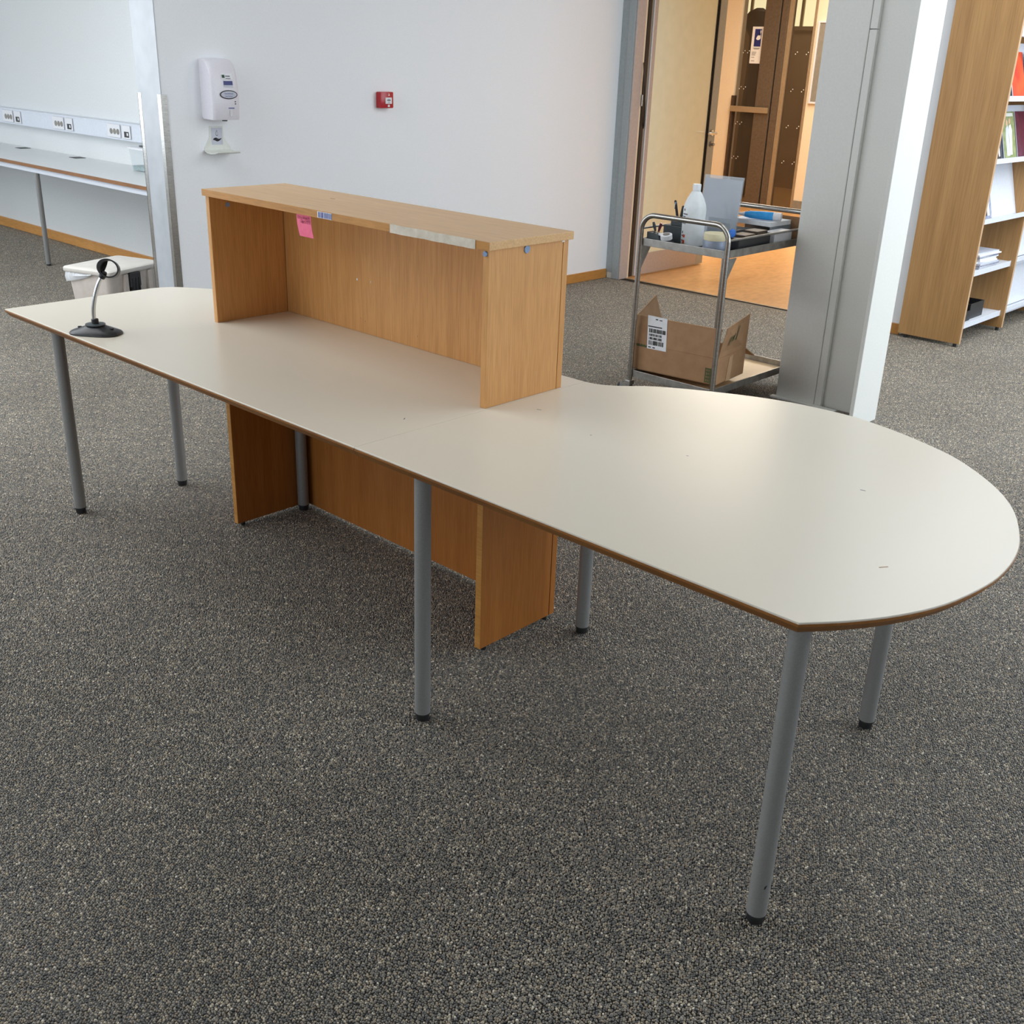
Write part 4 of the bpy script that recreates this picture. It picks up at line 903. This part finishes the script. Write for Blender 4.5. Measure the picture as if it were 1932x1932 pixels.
# white shelves: flat ones low, sloped display flaps above
def flat_shelf(y0, y1, z, t=.028): return obj('shelf_board', B().box(SX0+.01, SX1-.03, y0+.025, y1-.001, z-t, z).box(SX1-.03, SX1-.026, y0+.025, y1-.001, z-t-.004, z+.004), 'white_metal', ms)
def sloped(y0, y1, z, h, run=.09):
    a = obj('display_flap', B().prism([(SX1-.06, y0+.026, z), (SX1-.06-run, y0+.026, z+h), (SX1-.064-run, y0+.026, z+h), (SX1-.064, y0+.026, z)], (0, y1-y0-.028, 0)), 'white_metal', ms)
    obj('display_lip', B().box(SX1-.06, SX1+.0, y0+.026, y1-.002, z-.012, z-.004).box(SX1-.004, SX1, y0+.026, y1-.002, z-.004, z+.018), 'white_metal', a); return a
bays = list(zip(sy, sy[1:]))
for i, (a, c) in enumerate(bays):
    flat_shelf(a, c, .135); flat_shelf(a, c, .468)
    for z in (.775, 1.128, 1.48, 1.83): sloped(a, c, z, .31)
    if i > 0:
        for z in (.14, .475): sloped(a, c, z, .29, .03)
obj('shelf_back', B().box(SX0, SX0+.006, sy[0]+.025, sy[-1], .1, 2.3), 'white_metal', ms)
# magazines on the displays
def magazine(y, z, w, h, mat, lab, th=.005, extra=None, run=.09, fh=.31):
    base = Vector((SX1-.040, y, z-.003)); up_ = Vector((-run, 0, fh)).normalized()
    T = frame(base, (0, 1, 0), up_)
    m = thing('magazine', lab, 'magazine', tuple(base), 'magazines on the display shelf')
    obj('pages', B().box(0, w, 0, h, 0, th-.001, 0, T), 'paper', m)
    cv = obj('cover', B().box(0, w, 0, h, th-.001, th, 0, T), mat, m)
    if extra: extra(T, cv, w, h, th)
    return m
def couple(T, cv, w, h, th):
    def shp(pts, mt, nm): obj(nm, B().prism([T @ Vector((x*w, y*h, th+.0002)) for x, y in pts], (T.to_3x3() @ Vector((0, 0, .0004)))), mt, cv)
    shp([(.22, .08), (.48, .08), (.46, .5), (.52, .62), (.4, .72), (.26, .66), (.2, .5)], 'paper_grey', 'printed_figure')
    shp([(.5, .1), (.66, .1), (.7, .45), (.76, .6), (.66, .74), (.52, .7), (.5, .5)], 'paper', 'printed_figure')
    shp([(.3, .7), (.42, .72), (.42, .8), (.34, .84), (.28, .78)], 'skin', 'printed_head'); shp([(.54, .74), (.64, .75), (.66, .84), (.58, .87), (.53, .82)], 'skin', 'printed_head')
    shp([(.1, .9), (.9, .9), (.9, .97), (.1, .97)], 'ivory', 'printed_title')
def group_pic(T, cv, w, h, th):
    for i, x in enumerate((.2, .42, .64)):
        pts = [(x, .1), (x+.18, .1), (x+.17, .6), (x+.02, .6)]
        obj('printed_figure', B().prism([T @ Vector((a*w, q*h, th+.0002)) for a, q in pts], T.to_3x3() @ Vector((0, 0, .0004))), ('paper', 'ink', 'paper')[i], cv)
magazine(5.40, 1.131, .11, .24, 'mag_dark', 'dark covered magazine half hidden by the shelf side panel', extra=group_pic)
magazine(5.565, 1.131, .20, .285, 'mag_green', 'green magazine with two standing figures on its cover', extra=couple)
magazine(5.79, 1.131, .20, .285, 'mag_wine', 'dark wine-red magazine at the right edge of the picture')
magazine(5.36, .778, .19, .265, 'mag_blue', 'pale blue magazine with grouped figures on the lower display flap', extra=group_pic)
magazine(5.50, 1.483, .2, .27, 'mag_red', 'orange-red magazine on the upper display flap')
magazine(5.74, 1.483, .2, .27, 'paper_grey', 'pale grey magazine beside the orange-red one')
# magazine pile and black trays
zz = .4685
for k in range(11):
    th = random.uniform(.006, .011); T = rotz((.50+random.uniform(-.012, .012), 5.64+random.uniform(-.012, .02), zz), random.uniform(-.08, .08))
    b = B().box(-.11, .11, -.15, .14+random.uniform(0, .02), 0, th, 0, T)
    tag(obj('magazine', b, random.choice(('paper', 'paper', 'mag_blue', 'paper_grey', 'mag_dark')) if k < 10 else 'paper_grey'), 'thin magazine lying in the pile on the lower shelf', 'magazine', 'magazine pile on the lower shelf'); zz += th+.0003
for k, (y, w, lab) in enumerate(((5.375, .17, 'black file tray on the bottom shelf next to the side panel'), (5.56, .22, 'black file tray on the bottom shelf, the right-hand one'))):
    t = thing('file_tray', lab, 'tray', (.5, y+w/2, .136), 'black file trays on the bottom shelf')
    h = .10; x0, x1 = .36, .585+.01*(1-k)
    obj('tray_shell', B().box(x0, x1, y, y+w, .136, .140).box(x1-.005, x1, y, y+w, .140, .136+h*(.65 if k == 0 else 1)).box(x0, x0+.005, y, y+w, .140, .136+h).box(x0+.005, x1-.005, y, y+.005, .140, .136+h).box(x0+.005, x1-.005, y+w-.005, y+w, .140, .136+h), 'black_plastic', t)
